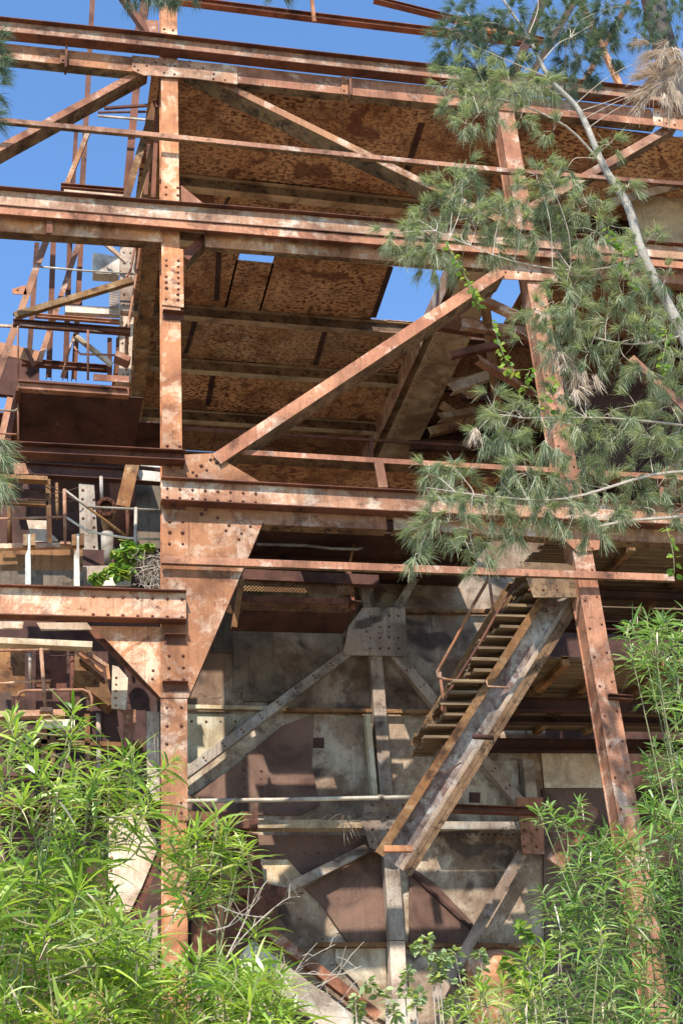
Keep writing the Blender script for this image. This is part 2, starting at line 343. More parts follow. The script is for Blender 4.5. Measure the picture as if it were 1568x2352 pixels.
fr.mem('brace', (497, 1054, 22.2), (1150, 622, 22.2), .27, .62, 'L', 'rust_pink', 'long rising diagonal brace', fmat='rust_under')
fr.mem('knee_brace', (424, 590, 22.4), (474, 541, 22.4), .22, .35, 'L', 'rust_dark', fmat='rust_under')
# inverted triangle node
fr.plate('gusset_plate', [(373, 1046), (492, 1041), (522, 1062), (596, 1106), (596, 1164), (618, 1167), (433, 1603), (369, 1603)], 22.27, .03, 'rust_orange',
         [(390, 1073), (419, 1074), (483, 1055), (497, 1063), (462, 1070), (474, 1079), (442, 1084), (451, 1093),
          (389, 1197), (419, 1198), (389, 1223), (419, 1223), (389, 1249), (420, 1249), (472, 1172), (463, 1182), (499, 1190), (491, 1200), (526, 1207), (518, 1219), (554, 1225), (548, 1239),
          (388, 1506), (421, 1506), (388, 1534), (421, 1534), (388, 1562), (421, 1562), (575, 1210), (570, 1222)], 'big inverted triangular gusset plate', r=.036)
fr.plate('gusset_plate', [(214, 1438), (369.5, 1440), (369.5, 1603)], 22.28, .03, 'rust_orange', [(350, 1560), (352, 1540)], 'left wing of the gusset plate')
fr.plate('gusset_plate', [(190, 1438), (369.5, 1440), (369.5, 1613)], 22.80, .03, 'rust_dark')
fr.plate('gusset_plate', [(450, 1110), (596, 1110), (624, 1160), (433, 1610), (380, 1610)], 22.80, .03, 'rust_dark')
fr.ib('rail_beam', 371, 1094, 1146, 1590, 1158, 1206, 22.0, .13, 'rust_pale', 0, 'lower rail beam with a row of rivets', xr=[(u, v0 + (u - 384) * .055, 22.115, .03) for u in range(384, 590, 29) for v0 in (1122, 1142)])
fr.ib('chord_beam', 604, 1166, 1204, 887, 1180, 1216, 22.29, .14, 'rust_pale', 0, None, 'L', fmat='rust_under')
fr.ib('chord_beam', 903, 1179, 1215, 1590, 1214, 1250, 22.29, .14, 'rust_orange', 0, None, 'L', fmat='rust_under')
fr.mem('chord_angle', (543, 1037, 22.33), (1590, 1098, 22.33), .12, .35, 'L', 'rust_pink', fmat='rust_under')
fr.mem('post', (869, 1058, 22.2), (880, 1119, 22.2), .2, .03, 'box', 'rust_pink')
fr.mem('tie_angle', (371, 1284.5, 22.1), (1548, 1326.5, 22.1), .155, .1, 'L', 'rust_pink', 'thin angle crossing below the gusset', fmat='rust_under')
fr.ib('rail_beam', -12, 1340, 1411, 429, 1355, 1422, 22.0, .125, 'rust_pale', 0, 'short deep beam ending at the gusset', xr=[(u, v0 + (u - 214) * .034, 22.11, .034) for u in range(214, 428, 34) for v0 in (1369, 1411)])
fr.ib('rail_beam', -12, 1010, 1034, 426, 1032, 1056, 22.0, .15, 'rust_dark', 0, 'dark beam at the column shoulder')
def clip(u0, v0, u1, Y=22.27, h=.16, p=.14, mat='rust_dark'):
    A = PY(u0, v0, Y); B = PY(u1, v0 + 2, Y); mb = MB()
    mb.box(A.x, B.x, Y - .012, Y, A.z - h, A.z); mb.box(A.x, B.x, Y - p, Y - .012, A.z - .012, A.z)
    for x in (A.x + .07, B.x - .07): mb.rivet(Vector((x, Y - .012, A.z - h * .55)), .022)
    fr.part('clip_angle', mb, mat)
clip(374, 1153, 427); clip(378, 1461, 426); clip(372, 1569, 431); clip(373, 718, 422, 22.30)
fr.plate('gusset_plate', [(1194, 1290), (1330, 1296), (1345, 1372), (1225, 1372)], 22.55, .03, 'rust_under', grid(1215, 1325, 1310, 1355, 4, 2))
fr.plate('gusset_plate', [(1270, 1216), (1380, 1222), (1375, 1262), (1326, 1268)], 22.262, .02, 'rust_pink', [(1330, 1256), (1345, 1258), (1360, 1259)])
fr.mem('brace', (1450, 820, 22.45), (1600, 960, 22.45), .2, .3, 'L', 'rust_pink', fmat='rust_under')
fr.mem('bracket', (1400, 1598, 22.2), (1455, 1602, 22.2), .1, .2, 'H', 'rust_dark')
# rear leg plates seen beside the right column
fr.mem('rear_post', (1142, 250, 23.2), (1178, 490, 23.2), .16, .25, 'box', 'grey_paint', 'grey inner post beside the right column')
fr.mem('rear_post', (1130, 330, 24.4), (1088, 560, 24.4), .3, .4, 'U', 'rust_tan')
# ================================================================== OVERHEAD DECK
ZD = 26.06
dk = Thing('overhead_deck', 'huge mottled rusty plate deck overhead, seen from beneath, with cross beams and two side girders', 'deck', (7, 30, ZD))
SY = [22.75, 26.1, 28.3, 31.75, 34.6, 37.65, 40.4]
def deckplate(x0, x1, y0, y1, mat='mottled', z=ZD):
    mb = MB(); n = max(1, round((x1 - x0) / 2.9)); 
    for i in range(n):
        a = x0 + (x1 - x0) * i / n; c = x0 + (x1 - x0) * (i + 1) / n
        mb.box(a - .03, c + .03, y0 - .02, y1 + .02, z + (i % 2) * .026, z + .02 + (i % 2) * .026)
    if y1 - y0 > 2 and x1 < 14:
        k = int((x1 - x0) / .42)
        for i in range(1, k):
            for yy in (y0 + .3, y1 - .3): mb.rivet(Vector((x0 + (x1 - x0) * i / k, yy, z)), .035, Vector((0, 0, -1)))
        for xx in (x0 + (x1 - x0) * .33, x0 + (x1 - x0) * .7):
            mb.box(xx, xx + .16, y0 + .35, y1 - .35, z - .012, z - .002)
            for j in range(1, 6): mb.rivet(Vector((xx + .08, y0 + .35 + (y1 - y0 - .7) * j / 6, z - .012)), .03, Vector((0, 0, -1)))
    return dk.part('deck_plate', mb, mat)
hx = PZ(866, 690, ZD).x
h0 = PZ(548, 582, ZD); h1 = PZ(628, 603, ZD)
for i in range(6):
    if i == 2:
        deckplate(2.2, h0.x, SY[2], SY[3]); deckplate(h0.x, h1.x, h1.y + .05, SY[3]); deckplate(h1.x, hx, SY[2], SY[3])
    else: deckplate(2.2, 13.2, SY[i], SY[i + 1])
    if i not in (2,): deckplate(13.2, 22.5, SY[i], SY[i + 1])
deckplate(h0.x, h1.x, SY[2], h0.y - .05)
deckplate(14.3, 22.5, SY[2], SY[3])
for i, y in enumerate(SY[1:]):
    A = Vector((2.3, y, ZD - .22)); B = Vector((12.0, y, ZD - .22))
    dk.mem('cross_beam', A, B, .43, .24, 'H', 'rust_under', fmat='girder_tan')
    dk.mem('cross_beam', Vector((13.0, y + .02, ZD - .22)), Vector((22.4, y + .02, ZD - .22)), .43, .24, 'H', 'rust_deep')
for y in (27.6, 30.3, 33.2):
    dk.mem('patch_strap', Vector((random.uniform(4, 5), y - 1.1, ZD - .03)), Vector((random.uniform(4, 5), y + 1.1, ZD - .03)), .14, .03, 'box', 'rust_deep')
for x, y in ((8.6, 33.2), (5.4, 36.1), (9.9, 30.4), (9.2, 24.6)):
    dk.mem('patch_strap', Vector((x, y - 1.3, ZD - .03)), Vector((x + .1, y + 1.2, ZD - .03)), .16, .03, 'box', 'rust_deep')
def girder(xa, ya, xb, yb, z, w, h, mat):
    mb = MB(); A = Vector((xa, ya, z)); B = Vector((xb, yb, z)); t = (B - A).normalized(); su = Vector((0, 0, 1)); dv = su.cross(t).normalized() * -1
    mb.bar(A, B, dv, su, -w / 2, w / 2, 0, .03); mb.bar(A, B, dv, su, -w / 2, w / 2, h, h + .03)
    mb.bar(A, B, dv, su, -w * .25, -w * .25 + .02, .03, h); mb.bar(A, B, dv, su, w * .25, w * .25 + .02, .03, h)
    L = (B - A).length; k = int(L / .45)
    for i in range(1, k):
        for s in (-.36, .36): mb.rivet(A + t * (i * .45) + dv * w * s, .03, Vector((0, 0, -1)))
    return dk.part('side_girder', mb, mat)
girder(12.25, 27.3, 12.45, 39.8, ZD - 1.0, 1.2, .55, 'girder_tan')
girder(2.55, 22.9, 3.15, 41.5, ZD - .9, .42, .5, 'rust_tan')
dk.mem('girder_web', Vector((11.55, 27.2, ZD - .75)), Vector((11.65, 39.8, ZD - .75)), .03, .75, 'box', 'rust_pale')
# rear closure and added side plate, dark to hold the bay in shade
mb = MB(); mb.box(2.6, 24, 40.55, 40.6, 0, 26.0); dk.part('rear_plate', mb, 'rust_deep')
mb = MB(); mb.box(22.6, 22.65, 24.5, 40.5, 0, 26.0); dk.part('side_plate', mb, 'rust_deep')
# members in the dark bay on the right
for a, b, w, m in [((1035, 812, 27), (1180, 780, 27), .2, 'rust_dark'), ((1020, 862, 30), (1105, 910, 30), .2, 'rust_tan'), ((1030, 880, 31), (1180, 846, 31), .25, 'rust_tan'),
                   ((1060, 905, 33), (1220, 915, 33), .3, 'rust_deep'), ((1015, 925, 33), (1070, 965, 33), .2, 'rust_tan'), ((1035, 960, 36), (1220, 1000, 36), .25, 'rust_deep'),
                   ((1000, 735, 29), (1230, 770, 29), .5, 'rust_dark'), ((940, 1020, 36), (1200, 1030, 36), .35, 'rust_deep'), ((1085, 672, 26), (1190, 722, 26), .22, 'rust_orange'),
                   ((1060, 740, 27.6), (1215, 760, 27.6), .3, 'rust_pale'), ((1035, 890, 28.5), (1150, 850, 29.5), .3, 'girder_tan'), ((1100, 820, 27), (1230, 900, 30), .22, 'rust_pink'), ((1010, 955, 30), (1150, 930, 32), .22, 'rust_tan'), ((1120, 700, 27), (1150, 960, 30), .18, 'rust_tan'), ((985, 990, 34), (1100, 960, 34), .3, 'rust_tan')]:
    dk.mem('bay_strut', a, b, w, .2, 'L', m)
dk.tube('bay_pipe', [(425, 984, 30), (720, 1003, 30), (1170, 1030, 30)], .05, 'rust_dark')
dk.tube('bay_pipe', [(852, 1005, 30), (855, 1060, 30)], .05, 'rust_dark')
zf = PY(700, 1050, 22.7).z
mb = MB(); mb.box(3.5, 9.9, 22.7, 24.0, zf, zf + .02); mb.box(5.4, 6.5, 24, 25.6, zf, zf + .02); mb.box(7.6, 9.9, 24, 25.6, zf, zf + .02); dk.part('lower_floor', mb, 'mottled')  # front strip is visible; hidden panels and gaps shape sun on the bulkhead
mb = MB(); mb.box(3.9, 10.5, 25.61, 28.6, zf - .2, zf - .18); dk.part('lower_floor', mb, 'rust_deep')  # rear floor added to keep sun off the bulkhead
for y in (24.9, 26.9): dk.mem('floor_beam', Vector((3.5, y, zf - .3)), Vector((10.4, y, zf - .3)), .25, .2, 'H', 'rust_deep')
# slanted hopper on the right edge
hp = Thing('steel_hopper', 'slanted pale mottled steel hopper with a perforated lip beyond the right column', 'hopper', (17.5, 25, 18))
hp.plate('side_panel', [(1440, 440), (1580, 400), (1580, 640), (1520, 640), (1480, 560)], 25.0, .05, 'soffit_tan')
hp.plate('lip_plate', [(1480, 400), (1500, 372), (1540, 352), (1585, 350), (1585, 395), (1500, 412)], 24.6, .04, 'grey_paint', grid(1515, 372, 1570, 392, 4, 2), 'curved riveted lip')
hp.plate('side_panel', [(1400, 455), (1580, 408), (1580, 425), (1400, 475)], 24.5, .03, 'grey_paint')
hp.plate('side_panel', [(1290, 870), (1600, 850), (1600, 1080), (1310, 1090)], 31.0, .05, 'rust_deep')
hp.plate('chute_plate', [(1520, 1080), (1600, 1030), (1600, 1140), (1515, 1140)], 23.5, .05, 'rust_pink', (), 'pink lit chute plate')
# ================================================================== UPPER GANTRY (against the sky)
ug = Thing('upper_gantry', 'thin rusty gantry beams and crossed braces silhouetted against the sky above the frame', 'gantry', (8, 25, 27))
ug.mem('gantry_beam', (400, -8, 25), (1240, 94, 25), .21, .2, 'H', 'rust_dark')
ug.mem('gantry_beam', (860, -8, 26), (1250, 88, 26), .16, .2, 'H', 'rust_dark')
ug.mem('hanger', (716, -10, 24.9), (722, 47, 24.9), .1, .08, 'L', 'rust_orange')
ug.mem('post', (337, -12, 24.0), (316, 90, 24.0), .24, .25, 'I', 'rust_dark')
ug.mem('brace', (280, -16, 22.8), (346, 78, 22.8), .15, .2, 'L', 'rust_dark')
ug.mem('brace', (1330, -10, 24), (1445, 235, 24), .16, .12, 'L', 'rust_orange')
ug.mem('brace', (1445, 0, 24.6), (1325, 215, 24.6), .17, .2, 'U', 'rust_dark')
ug.mem('brace', (1250, -10, 25), (1165, 210, 25), .26, .25, 'U', 'rust_deep')
ug.mem('brace', (1330, -20, 25), (1195, 215, 25), .2, .25, 'U', 'rust_deep')
ug.mem('gantry_beam', (1085, 60, 24.5), (1200, 78, 24.5), .12, .1, 'L', 'rust_orange')
ug.mem('post', (1500, -20, 25), (1568, 260, 25), .5, .4, 'U', 'rust_deep')
ug.mem('brace', (1545, 110, 24), (1455, 240, 24), .2, .2, 'U', 'rust_deep')
ug.mem('gantry_beam', (1350, 74, 24.2), (1400, 78, 24.2), .12, .1, 'box', 'rust_dark')
# ================================================================== LEFT SUPPORT TOWER
tw = Thing('lattice_tower', 'rusty lattice tower of inclined legs and dark uprights standing against blue sky at the left', 'tower', (-2, 27, 0))
T = [((213, -12, 26), (189, 425, 26), .14, 'U', 'rust_dark'), ((316, 170, 25.5), (290, 450, 25.5), .19, 'I', 'rust_dark'),
     ((204, 296, 25), (154, 420, 25), .12, 'L', 'rust_orange'), ((175, 298, 26), (168, 422, 26), .11, 'U', 'rust_dark'),
     ((357, 232, 23.4), (290, 452, 23.4), .17, 'L', 'rust_tan'), ((352, 330, 23.7), (318, 452, 23.7), .12, 'L', 'rust_tan'), ((343, 330, 24.5), (334, 452, 24.5), .1, 'L', 'rust_dark'),
     ((362, 230, 23.2), (352, 452, 23.2), .1, 'L', 'rust_dark'), ((240, 246, 25), (354, 238, 25), .07, 'box', 'rust_dark'), ((225, 264, 25), (350, 274, 25), .05, 'box', 'cream'), ((225, 256, 26), (354, 254, 26), .05, 'box', 'rust_dark'),
     ((112, 535, 24), (-8, 868, 24), .15, 'L', 'rust_pink'), ((185, 545, 24.5), (90, 830, 24.5), .12, 'L', 'rust_pink'), ((85, 556, 26), (68, 800, 26), .12, 'U', 'rust_dark'),
     ((123, 540, 25.5), (112, 866, 25.5), .13, 'U', 'rust_dark'), ((161, 540, 26), (150, 868, 26), .13, 'U', 'rust_dark'), ((186, 560, 26.4), (170, 870, 26.4), .13, 'U', 'rust_dark'),
     ((33, 722, 23.8), (305, 640, 23.8), .15, 'U', 'rust_tan'), ((30, 737, 23.7), (300, 758, 23.7), .15, 'H', 'rust_dark'), ((-10, 746, 25), (40, 748, 25), .06, 'box', 'rust_pink'),
     ((50, 828, 25), (258, 844, 25), .15, 'H', 'rust_dark'), ((-10, 897, 25), (44, 903, 25), .15, 'box', 'rust_deep'), ((80, 722, 24.4), (275, 737, 24.4), .1, 'H', 'rust_pink'),
     ((175, 770, 24.2), (258, 836, 24.2), .1, 'L', 'pale_yellow'), ((24, 912, 25), (2, 1010, 25), .14, 'L', 'rust_pink'), ((38, 905, 24.8), (18, 1010, 24.8), .12, 'U', 'rust_dark'), ((80, 838, 24), (60, 800, 24), .08, 'L', 'rust_dark'),
     ((240, 555, 24.2), (292, 600, 24.2), .09, 'L', 'cream'), ((252, 775, 24.5), (252, 862, 24.5), .1, 'L', 'rust_dark'), ((270, 775, 24.6), (268, 858, 24.6), .06, 'L', 'rust_dark'),
     ((180, 700, 24.6), (165, 690, 24.6), .3, 'box', 'rust_pink')]
for a, b, w, k, m in T: tw.mem('tower_leg' if abs(b[1] - a[1]) > 80 else 'cross_bar', a, b, w, w * .9, k, m)
tw.plate('gusset_plate', [(28, 663), (58, 654), (62, 676), (28, 674)], 24.0, .02, 'rust_pink', [(40, 667)])
tw.mem('tie_plate', (140, 423, 25), (285, 435, 25), .13, .25, 'H', 'rust_dark')
tw.plate('web_plate', [(147, 434), (285, 446), (285, 456), (147, 444)], 24.9, .02, 'cream')
tw.tube('pipe', [(78, 611, 24.1), (200, 622, 24.1), (316, 629, 24.1)], .022, 'galvanised')
tw.plate('web_plate', [(-10, 783), (91, 806), (91, 832), (-10, 812)], 24.6, .04, 'rust_pink')
tw.plate('web_plate', [(-10, 812), (91, 832), (90, 905), (-10, 895)], 25.4, .04, 'rust_deep')
pp = Thing('perforated_plate', 'small pale grey perforated plate bolted beside the cream panel', 'plate', PY(262, 690, 24.2))
mb = MB()
for r in range(11):
    a = PY(251, 660 + r * 5.8, 24.2); b = PY(274, 663 + r * 5.8, 24.2); a2 = PY(251, 663.5 + r * 5.8, 24.2); b2 = PY(274, 666.5 + r * 5.8, 24.2)
    mb.prism([a, b, b2, a2], (0, .02, 0))
for u in (251, 256, 261, 266, 271.5): mb.prism([PY(u, 660, 24.205), PY(u + 2.5, 660, 24.205), PY(u + 2.5, 724, 24.205), PY(u, 724, 24.205)], (0, .012, 0))
pp.part('plate_grid', mb, 'grey_paint')
cp = Thing('control_cabinet', 'cream painted metal cabinet and post tucked behind the left column girder', 'cabinet', PY(290, 870, 24.4))
cp.plate('cabinet_panel', [(213, 579), (276, 590), (274, 630), (214, 626)], 24.6, .3, 'white_panel', (), 'cream lit panel')
cp.plate('post_panel', [(276, 560), (312, 565), (306, 715), (276, 712)], 24.5, .2, 'cream', grid(284, 580, 300, 700, 2, 6))
cp.plate('post_panel', [(276, 724), (307, 728), (300, 876), (273, 872)], 24.52, .2, 'cream', grid(282, 740, 294, 860, 2, 6))
cp.plate('shelf', [(150, 700), (276, 706), (276, 722), (150, 716)], 24.5, .15, 'white_panel')
# ================================================================== INSPECTION PLATFORM (box on the left)
zs = PY(42, 892, 23.5).z
ip = Thing('inspection_platform', 'rusty box platform with pipe handrails hung on the left side above the machinery room', 'platform', (0.6, 24.5, zs))
x0 = PY(42, 892, 23.5).x; x1 = PY(296, 905, 23.5).x
ip.mem('edge_beam', (42, 882, 23.45), (296, 899, 23.45), .2, .16, 'L', 'rust_pink')
ip.mem('edge_flange', (42, 872, 23.38), (292, 890, 23.38), .05, .2, 'box', 'rust_dark')
mb = MB(); mb.box(x0, x1 + .3, 23.52, 26.0, zs - .02, zs); ip.part('floor_plate', mb, 'rust_deep')
ip.mem('rear_beam', (46, 985, 25.6), (300, 1004, 25.6), .22, .2, 'H', 'grey_paint')
ip.mem('rear_beam', (40, 1002, 25.9), (300, 1018, 25.9), .16, .2, 'L', 'rust_tan')
ip.mem('side_beam', Vector((x0, 23.5, zs - .05)), Vector((x0, 26, zs - .05)), .1, .12, 'box', 'rust_dark')
hr = ip.tube('handrail', [(42, 870, 23.5), (41, 750, 23.5), (48, 746, 23.5), (100, 751, 23.5), (176, 756, 23.6), (250, 763, 23.8), (284, 757, 23.9), (291, 745, 23.9)], .022, 'rust_pink')
for p in ([(202, 872, 23.5), (202, 757, 23.5)], [(141, 866, 24.6), (168, 774, 24.6), (170, 768, 24.6), (176, 762, 24.2)], [(168, 775, 24.6), (172, 800, 24.4), (185, 813, 24.2), (290, 816, 24.2)], [(291, 745, 23.9), (288, 815, 23.9)],
          [(312, 555, 24), (300, 620, 24), (278, 660, 24)], [(322, 560, 24), (312, 640, 24), (295, 740, 24), (290, 850, 24)]):
    ip.tube('rail_post', p, .026, 'rust_pink', parent=None)
ip.plate('toe_plate', [(214, 858), (296, 864), (296, 878), (214, 873)], 23.6, .02, 'rust_pink')
ip.mem('seat_bracket', (266, 810, 23.7), (298, 824, 23.7), .14, .3, 'box', 'rust_pink')
lp = Thing('pipe_handrail', 'short pipe handrail ends poking in beside the dark legs at the far left edge', 'handrail', PY(20, 960, 24), 'pipe handrails')
lp.tube('rail', [(-8, 941, 24), (34, 944, 24), (41, 938, 24)], .025, 'grey_paint'); lp.tube('rail', [(-8, 995, 24), (38, 998, 24)], .022, 'rust_pink'); lp.tube('rail_post', [(41, 905, 24), (42, 1010, 24)], .022, 'rust_pink')
# ================================================================== MACHINERY ROOM
zt = PY(200, 1000, 26.5).z
mr = Thing('machinery_room', 'dark rusty machinery room wall behind the left column, with openings and stained panels', 'building', (0, 26.5, 0))
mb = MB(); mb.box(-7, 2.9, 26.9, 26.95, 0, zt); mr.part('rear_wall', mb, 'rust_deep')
mb = MB(); mb.box(-7, 2.9, 25.7, 26.9, zt - .04, zt); mr.part('roof_plate', mb, 'rust_deep')  # unseen roof added to keep the room below dark
mr.mem('lintel', (-10, 1070, 24.5), (370, 1092, 24.5), .3, .2, 'H', 'rust_deep')
mr.mem('lintel', (-10, 1092, 24.0), (110, 1098, 24.0), .1, .2, 'L', 'rust_tan')
mr.plate('wall_panel', [(30, 1062), (58, 1064), (66, 1088), (34, 1088)], 23.4, .02, 'rust_pink')
mr.plate('wall_panel', [(181, 1110), (216, 1114), (226, 1268), (184, 1266)], 24.6, .06, 'grey_paint', grid(190, 1125, 216, 1255, 2, 7), 'pale grey upright panel')
mr.plate('wall_panel', [(61, 1194), (112, 1196), (118, 1212), (112, 1222), (125, 1232), (134, 1242), (74, 1245)], 24.8, .03, 'cream', (), 'torn cream sheet')
mr.plate('wall_panel', [(310, 1058), (368, 1064), (368, 1074), (312, 1068)], 23.6, .03, 'white_panel')
mr.plate('wall_panel', [(311, 1078), (368, 1084), (368, 1106), (322, 1102)], 23.6, .03, 'white_panel', (), 'white slatted panel by the column')
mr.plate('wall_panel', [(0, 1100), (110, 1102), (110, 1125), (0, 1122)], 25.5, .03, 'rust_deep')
mr.plate('wall_panel', [(250, 1090), (310, 1094), (312, 1250), (262, 1250)], 25.8, .03, 'rust_dark', grid(262, 1110, 300, 1240, 2, 6))
mr.plate('wall_panel', [(312, 1110), (372, 1112), (372, 1260), (316, 1255)], 25.2, .03, 'patch_plate')
mr.mem('rising_column', (308, 1050, 23.4), (282, 1162, 23.4), .28, .3, 'U', 'rust_tan')
mr.plate('wall_panel', [(-10, 1477), (57, 1476), (57, 1600), (-10, 1600)], 24.6, .05, 'rust_tan')
mr.plate('wall_panel', [(82, 1478), (153, 1478), (153, 1583), (82, 1578)], 24.7, .05, 'rust_dark')
mr.plate('wall_panel', [(-10, 1590), (26, 1590), (26, 1632), (-10, 1632)], 24.4, .05, 'purple_plate')
mr.plate('wall_panel', [(82, 1582), (160, 1580), (160, 1634), (82, 1634)], 24.4, .05, 'rust_deep')
mr.plate('wall_panel', [(-10, 1634), (335, 1632), (338, 1850), (-10, 1850)], 24.5, .06, 'rust_deep', (), 'wide stained wall below the handrail')  # shade over this wall is put into its dark colour
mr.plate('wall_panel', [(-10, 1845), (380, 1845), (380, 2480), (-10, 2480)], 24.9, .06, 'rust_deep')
mr.plate('wall_panel', [(110, 2380), (440, 2360), (440, 2250), (150, 2260)], 23.9, .06, 'rust_pale')
mr.mem('sill', (-10, 1640, 23.9), (150, 1636, 23.9), .12, .2, 'L', 'rust_pale')
mr.mem('sill', (-10, 1848, 24.2), (372, 1845, 24.2), .1, .3, 'H', 'rust_tan')
mr.mem('sill', (-10, 1470, 23.5), (212, 1480, 23.5), .12, .25, 'L', 'pale_yellow')
mr.plate('ledge_plate', [(-10, 1427), (54, 1428), (52, 1444), (-10, 1445)], 22.7, .03, 'cream')
mr.plate('ledge_plate', [(84, 1430), (200, 1430), (212, 1446), (95, 1448)], 22.7, .03, 'cream')
mr.plate('corner_post', [(258, 1528), (272, 1532), (294, 1558), (290, 1630), (256, 1626)], 23.6, .05, 'cream', grid(266, 1556, 267, 1620, 1, 5), 'cream corner post in the sun')
mr.plate('corner_post', [(337, 1634), (366, 1636), (367, 1842), (352, 1838), (338, 1800)], 23.4, .05, 'cream')
mr.plate('corner_post', [(282, 1630), (312, 1630), (310, 1700), (284, 1720)], 24.0, .05, 'rust_pink')
mr.plate('window_frame', [(36, 1660), (62, 1658), (62, 1672), (36, 1674)], 24.2, .05, 'pale_yellow'); mr.plate('window_frame', [(84, 1654), (172, 1652), (172, 1672), (84, 1674)], 24.2, .05, 'pale_yellow')
rg = Thing('riveted_plate', 'pale cream riveted triangular plate behind the long-leaved shrub, left of the column', 'plate', PY(300, 2100, 23.2))
rg.plate('plate_body', [(248, 1876), (330, 1874), (362, 1950), (325, 2040), (298, 2095), (245, 2098)], 23.2, .04, 'cream', grid(257, 1890, 296, 1890, 3, 1) + grid(256, 1890, 256, 2080, 1, 8))
rg.plate('edge_strip', [(362, 1950), (372, 1960), (318, 2110), (298, 2095), (325, 2040)], 23.25, .1, 'rust_dark')
rg.plate('post', [(326, 2110), (362, 2080), (362, 2260), (340, 2270)], 23.15, .05, 'cream')
# tilted chute
ch = Thing('timber_chute', 'tilted brown box chute with a dark opening, under the big gusset at left', 'chute', PY(215, 1600, 24))
ch.plate('chute_side', [(172, 1502), (240, 1558), (262, 1612), (250, 1622), (170, 1560)], 24.0, .5, 'rust_tan')
ch.mem('chute_frame', (184, 1487, 23.9), (248, 1530, 23.9), .07, .1, 'box', 'rust_orange'); ch.mem('chute_frame', (246, 1528, 23.9), (250, 1560, 23.9), .06, .1, 'box', 'rust_orange')
ch.mem('chute_frame', (182, 1500, 23.85), (236, 1543, 23.85), .05, .1, 'box', 'rust_orange')
# platform with tall white stanchions
pl = Thing('side_platform', 'rusty platform edge with two white stanchion posts, above the short deep beam', 'platform', PY(100, 1341, 23))
pl.plate('apron_plate', [(-10, 1258), (190, 1254), (190, 1350), (-10, 1350)], 23.6, .05, 'rust_tan')
pl.mem('edge_angle', (-10, 1254, 23.3), (190, 1250, 23.3), .1, .12, 'L', 'rust_pale')
pl.plate('dark_band', [(-10, 1312), (190, 1310), (190, 1350), (-10, 1350)], 23.5, .05, 'patch_plate')
for u in (65, 177):
    st = pl.plate('stanchion', [(u - 7, 1275), (u - 1, 1262), (u - 1, 1226), (u + 5, 1226), (u + 5, 1262), (u + 6, 1346), (u - 7, 1346)], 23.0, .1, 'galvanised')
    pl.plate('clamp', [(u - 12, 1228), (u - 2, 1226), (u - 2, 1252), (u - 12, 1253)], 22.98, .1, 'rust_tan', parent=st)
    pl.plate('clamp', [(u + 6, 1226), (u + 16, 1225), (u + 16, 1252), (u + 6, 1252)], 22.98, .1, 'rust_tan', parent=st)
pl.plate('drip_tray', [(190, 1300), (300, 1298), (300, 1345), (192, 1345)], 23.9, .04, 'grey_paint')
pl.plate('white_sheet', [(212, 1316), (268, 1312), (302, 1318), (300, 1345), (232, 1345)], 23.4, .04, 'white_panel')
pl.plate('white_sheet', [(336, 1320), (372, 1320), (372, 1330), (336, 1330)], 23.3, .04, 'white_panel')
pl.plate('beam_web', [(190, 1262), (262, 1264), (262, 1296), (190, 1300)], 24.2, .05, 'rust_deep')
cb = Thing('loose_cable', 'thin black cables drooping across the dark machinery room under the platform', 'cable', PY(120, 1150, 24.2)); mb = MB()
for a_, b_, sg_ in (((-10, 1110), (180, 1120), 40), ((60, 1075), (250, 1180), 25), ((150, 1290), (372, 1282), 22), ((10, 1480), (190, 1500), 30)):
    mb.tube(smooth_([PY(a_[0], a_[1], 24.3), PY((a_[0] + b_[0]) / 2, (a_[1] + b_[1]) / 2 + sg_, 24.2), PY(b_[0], b_[1], 24.3)]), .012, 5)
for k_, mbk in enumerate([mb]): cb.part('cable_run', mbk, 'rust_deep')
for (u_, v0_, v1_, r_, m_) in ((20, 1105, 1250, .05, 'rust_tan'), (232, 1095, 1145, .04, 'grey_paint'), (292, 1110, 1255, .045, 'rust_dark'), (130, 1110, 1195, .035, 'rust_tan'), (165, 1485, 1630, .05, 'rust_dark'), (68, 1480, 1585, .035, 'grey_paint'), (226, 1640, 1840, .05, 'grey_paint'), (120, 1660, 1790, .06, 'rust_tan')):
    mr.tube('service_pipe', [(u_, v0_, 24.4), (u_ + 1, (v0_ + v1_) / 2, 24.4), (u_ + 2, v1_, 24.4)], r_, m_)
for (a_, b_, w_) in (((0, 1700), (330, 1712), .09), ((0, 1778), (330, 1786), .07), ((100, 1640), (104, 1845), .12), ((200, 1640), (204, 1845), .1), ((0, 1150), (110, 1156), .09), ((110, 1100), (114, 1250), .1)):
    mr.mem('wall_rib', (a_[0], a_[1], 24.32), (b_[0], b_[1], 24.32), w_, .1, 'box', 'rust_deep' if w_ < .09 else 'rust_tan')
# handrails
h1 = Thing('pipe_handrail', 'bent pale pipe handrail stepping down to the left column above the white stanchions', 'handrail', PY(150, 1250, 23.1), 'pipe handrails')
h1.tube('rail', [(-10, 1192, 23.1), (60, 1190, 23.1), (146, 1187, 23.1)], .026, 'rust_pale'); h1.tube('rail_post', [(148, 1124, 23.1), (150, 1252, 23.1)], .036, 'rust_pale')
h1.tube('rail', [(148, 1125, 23.1), (199, 1164, 23.2), (366, 1172, 23.2)], .026, 'galvanised'); h1.tube('rail', [(150, 1187, 23.1), (202, 1221, 23.2), (292, 1236, 23.2), (367, 1239, 23.2)], .026, 'galvanised')
h1.tube('rail_post', [(312, 1166, 23.2), (310, 1310, 23.2)], .034, 'galvanised'); h1.tube('strut', [(158, 1133, 23.4), (290, 1232, 23.6)], .03, 'rust_tan')
mb = MB(); A = PY(138, 1246, 23.15); mb.box(A.x, A.x + .2, 23.08, 23.2, A.z - .06, A.z); h1.part('base_plate', mb, 'rust_pale')
